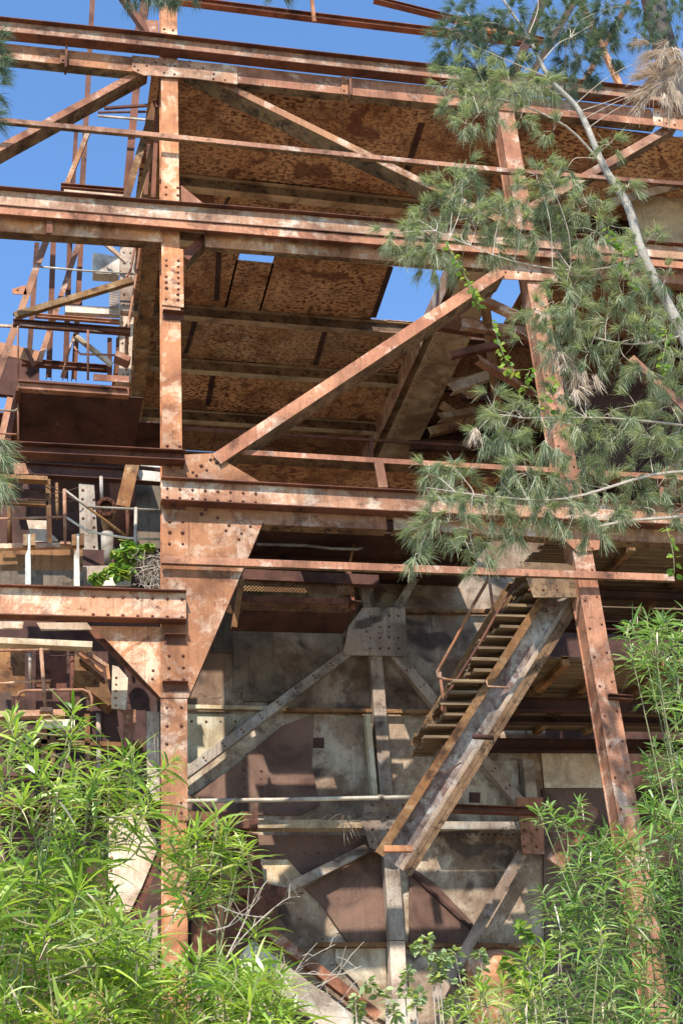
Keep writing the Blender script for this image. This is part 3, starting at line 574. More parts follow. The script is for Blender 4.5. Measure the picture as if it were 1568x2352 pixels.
h2 = Thing('pipe_handrail', 'straight two-rail handrail with one post at the lower left, below the short deep beam', 'handrail', PY(105, 1632, 23.3), 'pipe handrails')
h2.tube('rail', [(-10, 1495, 23.3), (112, 1493, 23.3)], .028, 'rust_pale'); h2.tube('rail', [(-10, 1571, 23.3), (117, 1563, 23.3)], .026, 'rust_pale'); h2.tube('rail_post', [(94, 1490, 23.3), (105, 1632, 23.3)], .036, 'rust_pale')
mb = MB(); A = PY(92, 1628, 23.3); mb.box(A.x, A.x + .22, 23.22, 23.38, A.z - .08, A.z); h2.part('base_plate', mb, 'rust_pale')
h3 = Thing('hoop_handrail', 'low arched hoop rail behind the straight two-rail handrail', 'handrail', PY(120, 1635, 23.9))
h3.tube('hoop', [(38, 1634, 23.9), (39, 1604, 23.9), (45, 1591, 23.9), (60, 1587, 23.9), (190, 1585, 23.9), (204, 1590, 23.9), (211, 1604, 23.9), (211, 1634, 23.9)], .03, 'rust_pink')
# flanged pipe, left
def ring(t, name, u, v, Y, r0, r1, d, mat, tilt=0):
    c = PY(u, v, Y); mb = MB(); N = 28; o = 0; vs = []; fs = []
    ax = Vector((0, -math.cos(tilt), -math.sin(tilt))); a = Vector((1, 0, 0)); b = ax.cross(a)
    for rr, h in ((r0, 0), (r1, 0), (r1, -d), (r0, -d)):
        for k in range(N):
            g_ = 2 * math.pi * k / N; vs.append(c + (a * math.cos(g_) + b * math.sin(g_)) * rr + ax * h)
    for j in range(4):
        for k in range(N): fs.append((j * N + k, j * N + (k + 1) % N, ((j + 1) % 4) * N + (k + 1) % N, ((j + 1) % 4) * N + k))
    mb.add(vs, fs)
    for k in range(10):
        g_ = 2 * math.pi * (k + .5) / 10; mb.rivet(c + (a * math.cos(g_) + b * math.sin(g_)) * (r0 + r1) / 2, .02, ax)
    return t.part(name, mb, mat)
fp = Thing('flanged_pipe', 'short flanged pipe stub on a rusty cone behind the bent pale handrail', 'pipe', PY(246, 1230, 24))
ring(fp, 'flange', 244, 1163, 24.0, .13, .2, .4, 'rust_dark', .3)
mb = MB(); mb.tube([PY(246, 1165, 24.3), PY(246, 1225, 24.3)], .2, 14, .07); fp.part('cone_body', mb, 'rust_tan', smooth=True)
mb = MB(); mb.tube([PY(246, 1225, 24.3), PY(247, 1300, 24.3)], .13, 12); fp.part('stand_pipe', mb, 'grey_paint', smooth=True)
# ================================================================== BULKHEAD (hull wall)
YW = 28.3
bw = Thing('hull_bulkhead', 'tall grimy painted steel bulkhead wall between the two columns, patched with dark sheets', 'wall', (8, YW, 0))
def wallpanel(pts, mat, Y=YW, label=None, riv=(), th=.05): bw.plate('wall_panel', pts, Y, th, mat, riv, label)
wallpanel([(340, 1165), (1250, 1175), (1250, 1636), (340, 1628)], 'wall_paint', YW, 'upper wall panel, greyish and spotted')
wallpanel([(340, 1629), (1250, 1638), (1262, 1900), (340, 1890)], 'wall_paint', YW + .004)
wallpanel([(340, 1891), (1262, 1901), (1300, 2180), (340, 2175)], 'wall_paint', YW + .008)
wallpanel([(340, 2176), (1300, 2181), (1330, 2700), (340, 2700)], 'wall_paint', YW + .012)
for (a, b, c, d_, m) in [(478, 1405, 556, 1500, 'patch_plate'), (535, 1430, 625, 1590, 'patch_plate'), (556, 1520, 650, 1612, 'patch_plate'), (515, 1180, 600, 1400, 'patch_plate')]:
    wallpanel([(a, b), (c, b + 1), (c + 2, d_), (a + 1, d_ - 1)], m, YW - .03 - .01 * random.random() - (a % 7) * .004, th=.02)
wallpanel([(400, 1872), (400, 1850), (520, 1775), (646, 1668), (722, 1640), (716, 1760), (735, 1850), (690, 1872)], 'purple_plate', YW - .05, 'dark purple-brown angled sheet', grid(560, 1770, 600, 1830, 2, 4))
wallpanel([(400, 1640), (560, 1640), (500, 1720), (400, 1790)], 'pale_yellow', YW - .04, 'yellow-cream stained patch', grid(440, 1658, 540, 1658, 4, 1))  # sun patch on the wall, put into the panel's colour
wallpanel([(500, 1918), (846, 1920), (850, 1940), (740, 1992), (604, 2060), (520, 2000)], 'purple_plate', YW - .05, riv=grid(700, 1960, 760, 1990, 3, 1))
wallpanel([(700, 2040), (850, 1958), (892, 1960), (892, 2168), (800, 2168), (740, 2080)], 'purple_plate', YW - .052)
wallpanel([(598, 1975), (660, 1975), (704, 2024), (612, 2060)], 'pale_yellow', YW - .06)  # pale colour paints a patch of sun on the lower wall
wallpanel([(770, 2180), (885, 2178), (890, 2350), (850, 2330), (820, 2260), (770, 2210)], 'pale_yellow', YW - .06)  # another sun patch given by a paler panel
wallpanel([(940, 1990), (1000, 2030), (1085, 2120), (1100, 2168), (940, 2168)], 'purple_plate', YW - .05)
wallpanel([(1120, 1748), (1190, 1748), (1190, 1815), (1150, 1815)], 'cream', YW - .05)  # cream stands in for the sunlit strip, here and on the next panel
wallpanel([(1240, 1700), (1400, 1700), (1400, 1810), (1250, 1810)], 'cream', YW - .05)
wallpanel([(1245, 1812), (1420, 1812), (1440, 2400), (1255, 2400)], 'purple_plate', YW - .05)
wallpanel([(1078, 1820), (1103, 1821), (1102, 1844), (1078, 1843)], 'rust_deep', YW - .03)
wallpanel([(720, 1695), (744, 1695), (744, 1718), (720, 1717)], 'rust_deep', YW - .03)
def wm(name, a, b, w, mat, kind='L', dY=.35, d=.25, riv=0, label=None): bw.mem(name, (a[0], a[1], YW - dY), (b[0], b[1], YW - dY), w, d, kind, mat, label, riv)
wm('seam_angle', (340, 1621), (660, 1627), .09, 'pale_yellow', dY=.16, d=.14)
wm('seam_angle', (656, 1630), (1300, 1638), .09, 'rust_tan', dY=.16, d=.14)
wm('seam_angle', (720, 2170), (1260, 2173), .1, 'rust_tan', dY=.16, d=.14)
wm('seam_angle', (930, 1402), (1230, 1404), .1, 'rust_tan', dY=.16, d=.14)
wm('brace', (425, 1777), (800, 1497), .22, 'grey_paint', riv=.5, label='mossy diagonal brace rising to the node plate')
wm('brace', (906, 1500), (1200, 1848), .26, 'grey_paint', riv=.5)
wm('brace', (965, 1310), (912, 1396), .2, 'grey_paint')
wm('brace', (850, 1945), (590, 2075), .2, 'grey_paint'); wm('brace', (1204, 1952), (1000, 2300), .24, 'grey_paint')
wm('brace', (618, 2140), (870, 2335), .22, 'rust_pink')
wm('brace', (930, 1992), (1090, 2140), .07, 'rust_deep', d=.08, dY=.1)
wm('upright', (818, 1180), (850, 1400), .3, 'grey_paint', 'U'); wm('upright', (863, 1500), (888, 1835), .3, 'grey_paint', 'U', riv=0)
wm('upright', (897, 1950), (912, 2160), .34, 'grey_paint', 'U', dY=.37); wm('upright', (912, 2162), (926, 2500), .34, 'cream', 'U', dY=.37); wm('upright', (1212, 1745), (1222, 1838), .28, 'grey_paint', 'U')  # one post, grey above and cream below where sunlight is coloured in
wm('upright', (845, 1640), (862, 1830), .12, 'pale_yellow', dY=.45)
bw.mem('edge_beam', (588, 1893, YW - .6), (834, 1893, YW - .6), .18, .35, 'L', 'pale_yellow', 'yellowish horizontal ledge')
bw.mem('edge_beam', (1000, 1896, YW - .6), (1192, 1897, YW - .6), .18, .35, 'L', 'grey_paint')
bw.mem('edge_beam', (400, 1883, YW - .9), (592, 1884, YW - .9), .36, .3, 'L', 'rust_dark')
bw.plate('lap_strip', [(1000, 1908), (1192, 1909), (1192, 1926), (1000, 1925)], YW - .03, .02, 'wall_paint', [(u, 1918) for u in range(1010, 1190, 14)], 'riveted lap strip')
bw.plate('node_plate', [(832, 1396), (930, 1394), (934, 1507), (787, 1504), (800, 1440)], YW - .42, .04, 'grey_paint', grid(850, 1415, 915, 1490, 4, 4), 'pale riveted node plate')
bw.plate('node_plate', [(836, 1832), (912, 1832), (938, 1862), (938, 1948), (900, 1960), (850, 1948), (832, 1890)], YW - .62, .04, 'grey_paint', grid(855, 1850, 925, 1935, 3, 4))
bw.plate('node_plate', [(1186, 1832), (1246, 1832), (1250, 1962), (1200, 1961)], YW - .44, .04, 'rust_pink', grid(1203, 1850, 1232, 1945, 2, 6))
bw.plate('node_plate', [(560, 2020), (660, 2040), (610, 2150), (500, 2150), (500, 2040)], YW - .5, .04, 'rust_dark')
bw.plate('foot_plate', [(886, 2295), (956, 2295), (958, 2500), (888, 2500)], YW - .7, .04, 'cream', grid(895, 2320, 945, 2345, 2, 2))
bw.mem('dark_strut', (1030, 1854, YW - 2), (1249, 1862, YW - 2), .15, .25, 'H', 'rust_dark')
bw.mem('diagonal_plate', (1360, 1850, YW - 2.5), (1275, 1985, YW - 2.5), .42, .1, 'box', 'rust_pink')
bw.mem('diagonal_plate', (560, 2185, YW - 1.6), (850, 2400, YW - 1.6), .55, .1, 'box', 'cream', 'broad cream brace at the foot')
bw.plate('shadow_sheet', [(600, 2200), (660, 2230), (640, 2360), (590, 2360)], YW - 1.2, .04, 'cream')  # cream plate at the foot of the wall
# port + tank + pipes
fo = Thing('flanged_port', 'round flanged opening of a rusty casing beside the shrub, right of the left column', 'pipe', PY(537, 1985, 27.5))
ring(fo, 'flange', 536, 1980, 27.5, .3, .42, .12, 'rust_pink', -.1)
mb = MB(); c = PY(536, 1978, 27.69); mb.tube([c, c + Vector((0, .04, 0))], .31, 24); fo.part('bore', mb, 'rust_deep')
fo.plate('casing_plate', [(440, 1890), (592, 1915), (612, 2100), (560, 2180), (440, 2190)], 27.75, .05, 'rust_dark')
ring(fo, 'small_port', 558, 2067, 27.6, .09, .16, .1, 'rust_dark')
tk = Thing('rusty_drum', 'rusty round-topped drum standing at the foot of the wall among the weeds', 'drum', PY(1148, 2420, 27))
c = PY(1148, 2420, 27); mb = MB(); zz = PY(1148, 2225, 27).z
mb.tube([Vector((c.x, 27, 0)), Vector((c.x, 27, zz)), Vector((c.x, 27, zz + .18))], .52, 24, .5); tk.part('drum_body', mb, 'rust_orange', smooth=True)
mb = MB(); mb.tube([Vector((c.x, 27, zz + .18)), Vector((c.x, 27, zz + .3)), Vector((c.x, 27, zz + .34))], .44, 24, .2); tk.part('drum_lid', mb, 'rust_pink', smooth=True)
p1 = Thing('conduit_pipe', 'long straight pale pipe crossing low in front of the bulkhead wall', 'pipe', PY(650, 1836, 27.4)); p1.tube('pipe_run', [(428, 1841, 27.4), (640, 1838, 27.4), (900, 1832, 27.4), (960, 1830, 27.4)], .05, 'galvanised')
p1.tube('coupling', [(866, 1833, 27.4), (880, 1832.5, 27.4)], .075, 'grey_paint')
p2 = Thing('conduit_pipe', 'bent grey pipe under the lower rail, just right of the big gusset', 'pipe', PY(700, 1252, 26)); p2.tube('pipe_run', [(590, 1250, 26), (700, 1253, 26), (760, 1260, 26), (820, 1262, 26), (833, 1258, 26)], .035, 'grey_paint')
p2.tube('drop_pipe', [(820, 1215, 26.2), (795, 1330, 26.2)], .03, 'rust_tan')
p3 = Thing('drop_pipe', 'thin green-streaked conduit hanging beside the node plate', 'pipe', PY(853, 1400, 29)); p3.tube('pipe_run', [(856, 1330, 29), (852, 1400, 29), (845, 1500, 29)], .06, 'patch_plate')
# mesh walkway
gz = Thing('mesh_walkway', 'expanded-metal mesh walkway with broken rusty grating behind the gusset', 'walkway', PY(680, 1400, 26))
def mesh_panel(u0, v0, u1, v1, Y, step=9, mat='rust_pale'):
    mb = MB(); r = .011
    a, b, c_, d_ = PY(u0, v0, Y), PY(u1, v0, Y), PY(u1, v1, Y), PY(u0, v1, Y)
    W_ = b.x - a.x; H_ = a.z - c_.z; k = step * W_ / (u1 - u0); n = int((W_ + H_) / k)
    for i in range(n):
        s_ = i * k
        for mir in (0, 1):
            x0_, z0_ = min(s_, W_), max(0, s_ - W_); x1_, z1_ = max(0, s_ - H_), min(s_, H_)
            if mir: x0_, x1_ = W_ - x0_, W_ - x1_
            p = Vector((a.x + x0_, Y + .004 * mir, a.z - z0_)); q = Vector((a.x + x1_, Y + .004 * mir, a.z - z1_))
            if (p - q).length > .02: mb.tube([p, q], r, 4)
    return gz.part('mesh_panel', mb, mat)
mesh_panel(556, 1330, 810, 1366, 25.6, 8, 'rust_tan'); mesh_panel(552, 1382, 800, 1408, 25.3, 8, 'rust_tan')
mesh_panel(520, 1380, 556, 1410, 25.4, 7, 'rust_tan')
gz.mem('frame_bar', (556, 1318, 25.5), (870, 1332, 25.5), .25, .2, 'L', 'rust_deep'); gz.mem('frame_bar', (554, 1374, 25.4), (800, 1382, 25.4), .14, .2, 'L', 'rust_dark')
gz.mem('frame_bar', (556, 1330, 25.3), (538, 1440, 25.3), .12, .15, 'L', 'rust_tan')
mb = MB(); A = PY(556, 1370, 25.7); B = PY(830, 1375, 25.7); mb.box(A.x, B.x, 25.72, 27.6, A.z - .02, A.z); gz.part('floor_plate', mb, 'rust_deep')
gz.mem('frame_bar', (800, 1300, 25.9), (812, 1400, 25.9), .1, .15, 'L', 'rust_dark')
# ================================================================== STAIRCASE
st = Thing('steel_staircase', 'steep steel staircase with one deep pale stringer, timber treads and a pipe handrail', 'staircase', PY(905, 2020, 26.2))
SA = PY(1300, 1356, 22.85); SB = PY(904, 1985, 24.8)
sg = st.mem('stringer', SA, SB, .82, .36, 'H', 'peeling_paint', 'deep streaked stringer beam with rusty flanges', fmat='rust_tan')
d0 = (SB - SA).normalized()
su_ = (YA - d0 * YA.dot(d0)).normalized().cross(d0); su_ = su_ if su_.z > 0 else -su_
dvn = (YA - d0 * YA.dot(d0)).normalized()
mb = MB(); mb.bar(SA, SB, su_, dvn, .25, .415, -.03, .0); st.part('upper_strip', mb, 'rust_tan', 'upper rusty strip of the stringer')
mb = MB(); mb.bar(SA, SB, su_, dvn, -.415, -.325, -.04, .0); mb.bar(SA, SB, su_, dvn, -.315, -.22, -.04, .0); mb.bar(SA, SB, su_, dvn, -.325, -.315, -.02, .0); st.part('lower_strip', mb, 'rust_under', 'lower scaly rust strip of the stringer')
mb = MB(); mb.bar(SA, SB, su_, dvn, -.22, -.13, .06, .08); st.part('grey_edge', mb, 'grey_paint')
n = 15
for i in range(n):
    t = .02 + i * .041
    c0 = SA + (SB - SA) * t + su_ * .43
    ln = .50 + .012 * i + random.choice((-.18, -.05, 0, .04, .08)) + random.uniform(-.04, .04)
    mb = MB()
    for k in range(6):
        dx = random.uniform(-.10, .08)
        mb.box(c0.x - ln + dx, c0.x + .02, c0.y + k * .2, c0.y + k * .2 + .185, c0.z - .02 + random.uniform(-.02, .01), c0.z + .03)
    st.part('tread', mb, 'weathered_timber')
st.mem('inner_stringer', SA + Vector((-1.0, .75, .25)), SA + (SB - SA) * .6 + Vector((-.8, .75, .3)), .25, .12, 'U', 'rust_tan')
st.tube('handrail', [(1126, 1322, 23.2), (1085, 1392, 23.4), (1045, 1470, 23.6), (1004, 1543, 23.8), (1005, 1555, 23.8), (1018, 1560, 23.8), (1098, 1575, 23.8)], .035, 'rust_orange')
st.tube('handrail', [(1184, 1340, 23.0), (1140, 1410, 23.2), (1105, 1473, 23.4), (1056, 1550, 23.6), (1016, 1612, 23.8), (1014, 1630, 23.8), (1019, 1637, 23.8)], .03, 'rust_dark')
for p in ([(1123, 1330, 23.2), (1136, 1432, 23.5)], [(1009, 1544, 23.8), (1022, 1636, 23.9)]): st.tube('rail_post', p, .035, 'rust_pink')
st.tube('hook_bar', [(1117, 1564, 23.1), (1119, 1577, 23.0), (1168, 1580, 23.1)], .02, 'rust_pale')
st.tube('hook_bar', [(1008, 1772, 23.7), (1026, 1778, 23.6), (1040, 1764, 23.6), (1058, 1753, 23.7)], .016, 'rust_deep')
st.tube('bolt_bar', [(1086, 1692, 23.3), (1132, 1695, 23.3)], .055, 'rust_deep')
st.mem('foot_angle', (882, 1949, 24.4), (948, 1949, 24.4), .12, .12, 'L', 'rust_orange')
# ================================================================== TIMBER WALKWAYS
def walkway(name, label, x0, x1, y0, y1, z, joists, beams, xe=None):
    xs, xe = x0, (x0 if xe is None else xe)
    t = Thing(name, label, 'walkway', ((x0 + x1) / 2, (y0 + y1) / 2, z)); y = y0; 
    while y < y1:
        x0 = xs + (xe - xs) * (y - y0) / (y1 - y0)
        w = random.uniform(.15, .24); mb = MB()
        if random.random() > .06:
            a = x0 + random.uniform(-.12, .12); b_ = random.uniform(.35, .65) * (x1 - x0) + x0
            mb.box(a, b_, y, y + w - .012, z + random.uniform(0, .03), z + .06); mb.box(b_ + .01, x1, y, y + w - .012, z + random.uniform(0, .03), z + .06)
            t.part('plank', mb, 'weathered_timber')
        y += w
    for x, a, b in joists: t.mem('joist', Vector((x, a, z - .13)), Vector((x, b, z - .13)), .16, .22, 'box', 'rust_tan')
    for y, h, xx in beams: t.mem('cross_beam', Vector((xx, y, z - .24 - h / 2)), Vector((x1 + .3, y, z - .24 - h / 2)), h, .22, 'H', 'rust_deep')
    return t
zw = PY(1250, 1480, 22.7).z
xa = PY(1215, 1480, 24.6).x
walkway('timber_walkway', 'old plank walkway seen from below behind the staircase, on dark steel beams', PZ(1225, 1480, zw).x, 18.5, 23.5, 28.1, zw, [(10.9, 23.5, 28.0), (11.9, 23.5, 28.0), (13.2, 23.5, 28.0)], [(25.1, .3, PZ(1160, 1590, zw).x), (26.3, .16, PZ(1120, 1640, zw).x), (27.9, .3, PZ(1070, 1720, zw).x)], PZ(1085, 1690, zw).x)
zw2 = PY(1300, 1245, 22.9).z
walkway('timber_walkway', 'upper plank walkway seen from below at right, just under the thin crossing angle', 10.6, 20, 22.95, 26.6, zw2, [(12.6, 22.9, 26.5), (14.4, 22.9, 26.5)], [(24.6, .2, 10.6), (26.4, .25, 10.6)])
st2 = Thing('screen_wall', 'dark steel screen wall behind the shrubs at the right edge', 'wall', (16, 28, 0))
mb = MB(); mb.box(11.4, 22.5, 30.9, 30.95, 0, zf); st2.part('sheet', mb, 'rust_deep')
#FOLIAGE
# ================================================================== SHE-OAKS (needle trees)
def smooth(pts, k=4):
    out = []
    P = [pts[0]] + list(pts) + [pts[-1]]
    for i in range(1, len(P) - 2):
        for j in range(k):
            t = j / k; a, b, c_, d_ = P[i - 1], P[i], P[i + 1], P[i + 2]
            out.append(.5 * ((2 * b) + (c_ - a) * t + (2 * a - 5 * b + 4 * c_ - d_) * t * t + (3 * b - a - 3 * c_ + d_) * t ** 3))
    return out + [pts[-1]]
def needles(mb, P, D, n, L, spread, w, droop):
    N = len(P) * n
    PP = np.repeat(np.array(P), n, 0) + RNG.normal(size=(N, 3)) * .018
    DD = np.repeat(np.array(D), n, 0); DD /= np.linalg.norm(DD, axis=1, keepdims=True)
    DD = DD + RNG.normal(size=(N, 3)) * spread
    LL = L * RNG.uniform(.55, 1.15, N)
    V, Q = leaves(PP, DD, LL, np.full(N, w) * RNG.uniform(.7, 1.3, N), droop * RNG.uniform(.3, 1.3, N), 3, (1., .95, .8, .35))
    mb.np.append((V, Q))
def nearest(path, p):
    return min(path, key=lambda q: (q - p).length)
class NeedleTree:
    def __init__(s, name, label, trunk, r0, r1, barkm, base_extra):
        pts = [PY(*q) for q in trunk]; s.path = smooth(base_extra + pts if base_extra else pts, 6)
        s.t = Thing(name, label, 'tree', s.path[0] * 1.0); s.wood = MB(); s.wood.tube(s.path, r0, 9, r1); s.barkm = barkm
        s.twigs = MB(); s.leafmb = {}
        s.branches = []
    def branch(s, pts, r0, r1):
        P = smooth([PY(*q) if not isinstance(q, Vector) else q for q in pts], 4); s.twigs.tube(P, r0, 5, r1); s.path2 = getattr(s, 'path2', []) + P
    def blob(s, u, v, r, Y, mat='needle', k=1.0, bias=(-.25, 0, -.45), L=.21, n=58, src=None, spread=.36):
        c = PY(u, v, Y); ppm = F / (c - CAM).length * 1.02; R_ = r / ppm
        o = src or nearest(s.path + getattr(s, 'path2', []), c)
        mid = (o + c) / 2 + Vector((random.uniform(-.1, .1), random.uniform(-.15, .15), random.uniform(0, .15)))
        s.twigs.tube(smooth([o, o.lerp(c, .4) + Vector((random.uniform(-.12, .12), random.uniform(-.15, .15), random.uniform(-.05, .15))), c], 5), .008, 4, .003)
        m = max(3, int(k * 35 * (R_ / .45) ** 2)); P = []; D = []
        for i in range(m):
            d_ = Vector(RNG.normal(size=3)); d_.y *= .8; d_.normalize()
            q = c + d_ * R_ * random.random() ** .45
            dr = (d_ * .9 + Vector(bias) + Vector(RNG.normal(size=3)) * .25).normalized()
            if random.random() < .6: s.twigs.tube([c + (q - c) * .1, c + (q - c) * .6 + Vector((0, 0, .03)), q], .004, 3, .002)
            P.append(q); D.append(dr)
        needles(s.leafmb.setdefault(mat, MB()), P, D, n, L, spread, .0058, .28)
    def finish(s):
        if s.barkm == 'dark_bark': s.wood.add(s.twigs.v, s.twigs.f); s.twigs = MB()
        s.t.part('trunk', s.wood, s.barkm, None, None, True)
        if s.twigs.v: s.t.part('branches', s.twigs, 'dry_twig' if s.barkm == 'pale_bark' else 'dark_bark')
        for k, m in s.leafmb.items(): s.t.part('crown' if 'dead' not in k else 'dry_spray', m, k, {'blue_needle': 'darker bluish needles at the top', 'dead_needle': 'dry straw-coloured spray'}.get(k))
a = NeedleTree('she_oak', 'slender she-oak with a pale leaning trunk and drooping grey-green needle sprays hiding the right column',
   [(1800, 1500, 13.5), (1660, 1000, 13.5), (1568, 770, 13.5), (1478, 590, 13.5), (1440, 470, 13.5), (1385, 380, 13.5), (1330, 255, 13.5), (1262, 180, 13.5), (1215, 90, 13.5), (1150, -10, 13.5), (1100, -90, 13.5)], .115, .012, 'pale_bark',
   [Vector((8.6, 13.6, 0)), Vector((8.35, 13.5, 3))])
a.branch([(1385, 380, 13.5), (1300, 290, 13.4), (1180, 235, 13.4), (1080, 215, 13.3)], .022, .006)
a.branch([(1215, 90, 13.5), (1150, 55, 13.4), (1080, 50, 13.4)], .012, .005)
a.branch([(1215, 75, 13.5), (1235, 20, 13.5), (1232, -20, 13.5)], .01, .006)
a.branch([(1240, 145, 13.5), (1280, 100, 13.6), (1310, 85, 13.7)], .012, .005)
a.branch([(1255, 175, 13.5), (1170, 140, 13.3), (1090, 105, 13.2)], .012, .005)
a.branch([(1568, 770, 13.5), (1450, 790, 13.3), (1330, 760, 13.1), (1230, 690, 13.0)], .02, .006)
a.branch([(1478, 590, 13.5), (1350, 620, 13.2), (1180, 600, 13.0), (1000, 530, 12.9)], .02, .006)
a.branch([(1640, 1080, 13.5), (1500, 1090, 13.2), (1300, 1145, 13.0), (1130, 1140, 12.9), (980, 1120, 12.8)], .026, .006)
a.branch([(1680, 1160, 13.6), (1568, 1185, 13.4), (1450, 1195, 13.2), (1370, 1210, 13.1)], .03, .015)
a.branch([(1600, 980, 13.5), (1400, 960, 13.2), (1200, 960, 13.0)], .02, .006)
for b_ in [(1040, 70, 60), (1085, 45, 60), (1120, 100, 70), (1035, 120, 45), (1165, 35, 45), (1180, 120, 50), (1090, 150, 45)]: a.blob(b_[0], b_[1], b_[2], 13.6 + random.uniform(-.3, .5), 'blue_needle', .8)
for b_ in [(1300, 60, 75), (1370, 50, 60), (1400, 110, 45), (1330, 130, 60), (1260, 40, 45), (1395, 20, 60), (1290, 190, 40), (1340, 170, 40)]: a.blob(b_[0], b_[1], b_[2], 14.2 + random.uniform(-.3, .5), 'blue_needle', .75)
for b_ in [(1050, 185, 50), (1110, 195, 65), (1170, 185, 65), (1210, 205, 50), (1045, 240, 45), (1100, 260, 50), (1195, 270, 32), (1070, 285, 30),
           (1060, 400, 42), (1095, 440, 55), (1040, 455, 55), (985, 480, 60), (950, 520, 60), (1000, 560, 55), (905, 535, 42), (930, 590, 38), (1080, 500, 60), (1150, 490, 45), (1130, 560, 55), (1060, 600, 45), (980, 610, 30), (1180, 455, 40),
           (1230, 400, 42), (1270, 430, 55), (1230, 470, 50), (1290, 500, 55), (1250, 545, 50), (1350, 470, 45), (1370, 530, 55), (1330, 560, 45), (1190, 530, 45), (1300, 390, 35),
           (1310, 600, 45), (1370, 640, 55), (1430, 680, 55), (1300, 650, 50), (1320, 710, 60), (1390, 740, 60), (1250, 720, 55), (1220, 780, 50), (1290, 790, 55), (1350, 810, 50), (1460, 770, 50), (1500, 720, 40), (1440, 620, 40), (1420, 830, 40),
           (1130, 935, 45), (1160, 980, 55), (1110, 1000, 40), (1210, 960, 55), (1270, 920, 50), (1260, 1000, 60), (1320, 980, 50), (1190, 1040, 50), (1380, 960, 50), (1420, 1000, 55), (1340, 1050, 55), (1460, 930, 40), (1500, 1010, 45),
           (990, 1090, 50), (1040, 1070, 45), (1060, 1120, 60), (1000, 1150, 45), (970, 1215, 45), (960, 1270, 40), (1030, 1200, 60), (1080, 1250, 50), (1120, 1180, 60), (1150, 1110, 60), (1210, 1090, 55), (1190, 1160, 55), (1270, 1100, 50), (1250, 1170, 60), (1180, 1230, 45), (1330, 1110, 55), (1320, 1180, 55), (1390, 1130, 55), (1400, 1190, 50), (1450, 1160, 50), (1350, 1225, 40), (1460, 1090, 45), (1100, 1300, 30), (1440, 430, 35), (1400, 330, 30), (1480, 560, 40), (1530, 640, 40), (1550, 730, 40), (1560, 820, 45), (1480, 850, 45), (1540, 930, 45), (1550, 1040, 45), (1510, 1120, 45), (1560, 1170, 40), (1270, 300, 32), (1240, 190, 40), (1440, 560, 40), (1480, 660, 35)]:
    a.blob(b_[0], b_[1], b_[2], 13.1 + random.uniform(-.35, .55), 'needle', .72)
for b_ in [(1530, 110, 55), (1560, 160, 55), (1520, 190, 50), (1490, 210, 35)]: a.blob(b_[0], b_[1], b_[2], 12.8, 'dead_needle', .5, (-.9, 0, -.7), .36, spread=.22)
for b_ in [(1310, 850, 30), (1340, 860, 28), (1325, 900, 22), (1290, 815, 30), (1095, 990, 16)]: a.blob(b_[0], b_[1], b_[2], 13.1, 'dead_needle', 1.0, (.1, 0, -1.4), .22, 34, spread=.25)
a.finish()
b = NeedleTree('she_oak', 'second she-oak just off the left edge, only a few hanging needle sprays reaching in',
   [(-230, 1500, 12.5), (-200, 1000, 12.5), (-160, 500, 12.5), (-120, 100, 12.5), (-60, -150, 12.5)], .16, .06, 'dark_bark', [Vector((-5.1, 12.6, 0)), Vector((-5.0, 12.5, 3.5))])
b.branch([(-100, 50, 12.5), (100, -150, 13), (380, -60, 13.5), (520, -90, 13.5), (700, -80, 13.5)], .05, .012); b.branch([(-160, 500, 12.5), (-80, 300, 12.4), (-20, 150, 12.4)], .03, .01); b.branch([(-200, 1000, 12.5), (-100, 980, 12.4), (-30, 1020, 12.3)], .03, .01)
for q in [(-10, 110, 28), (-8, 160, 32), (-6, 215, 32), (-25, 270, 30), (-22, 90, 26)]: b.blob(*q, 12.4, 'blue_needle', 1.2, (.5, 0, -.5))
for q in [(-18, 1060, 28), (-12, 1105, 26), (-25, 1020, 30)]: b.blob(*q, 12.3, 'needle', 1.6, (.3, 0, -1.0), .26)
for q in [(375, -10, 24), (410, -5, 22), (300, -14, 24), (345, -18, 22), (640, -22, 22), (440, -15, 20)]: b.blob(*q, 13.5, 'blue_needle', 1.4, (0, 0, -.6), .2)
b.finish()
c2t = NeedleTree('she_oak', 'thick dark she-oak trunk rising at the top right corner behind the pale leaning one',
   [(1900, 1400, 17.5), (1800, 900, 17.5), (1680, 500, 17.5), (1590, 260, 17.5), (1530, 100, 17.5), (1490, -60, 17.5)], .3, .19, 'dark_bark', [Vector((13.0, 17.6, 0)), Vector((12.7, 17.5, 3))])
for q in [(1480, 20, 45), (1500, 60, 40), (1550, 60, 40), (1530, -10, 50), (1470, 70, 30)]: c2t.blob(*q, 17, 'blue_needle', .5)
for q in [(1540, 960, 40), (1560, 1000, 45), (1530, 1060, 45), (1560, 1120, 40), (1520, 880, 45), (1550, 700, 45), (1535, 800, 45)]: c2t.blob(*q, 14.5, 'needle', .6)
c2t.finish()
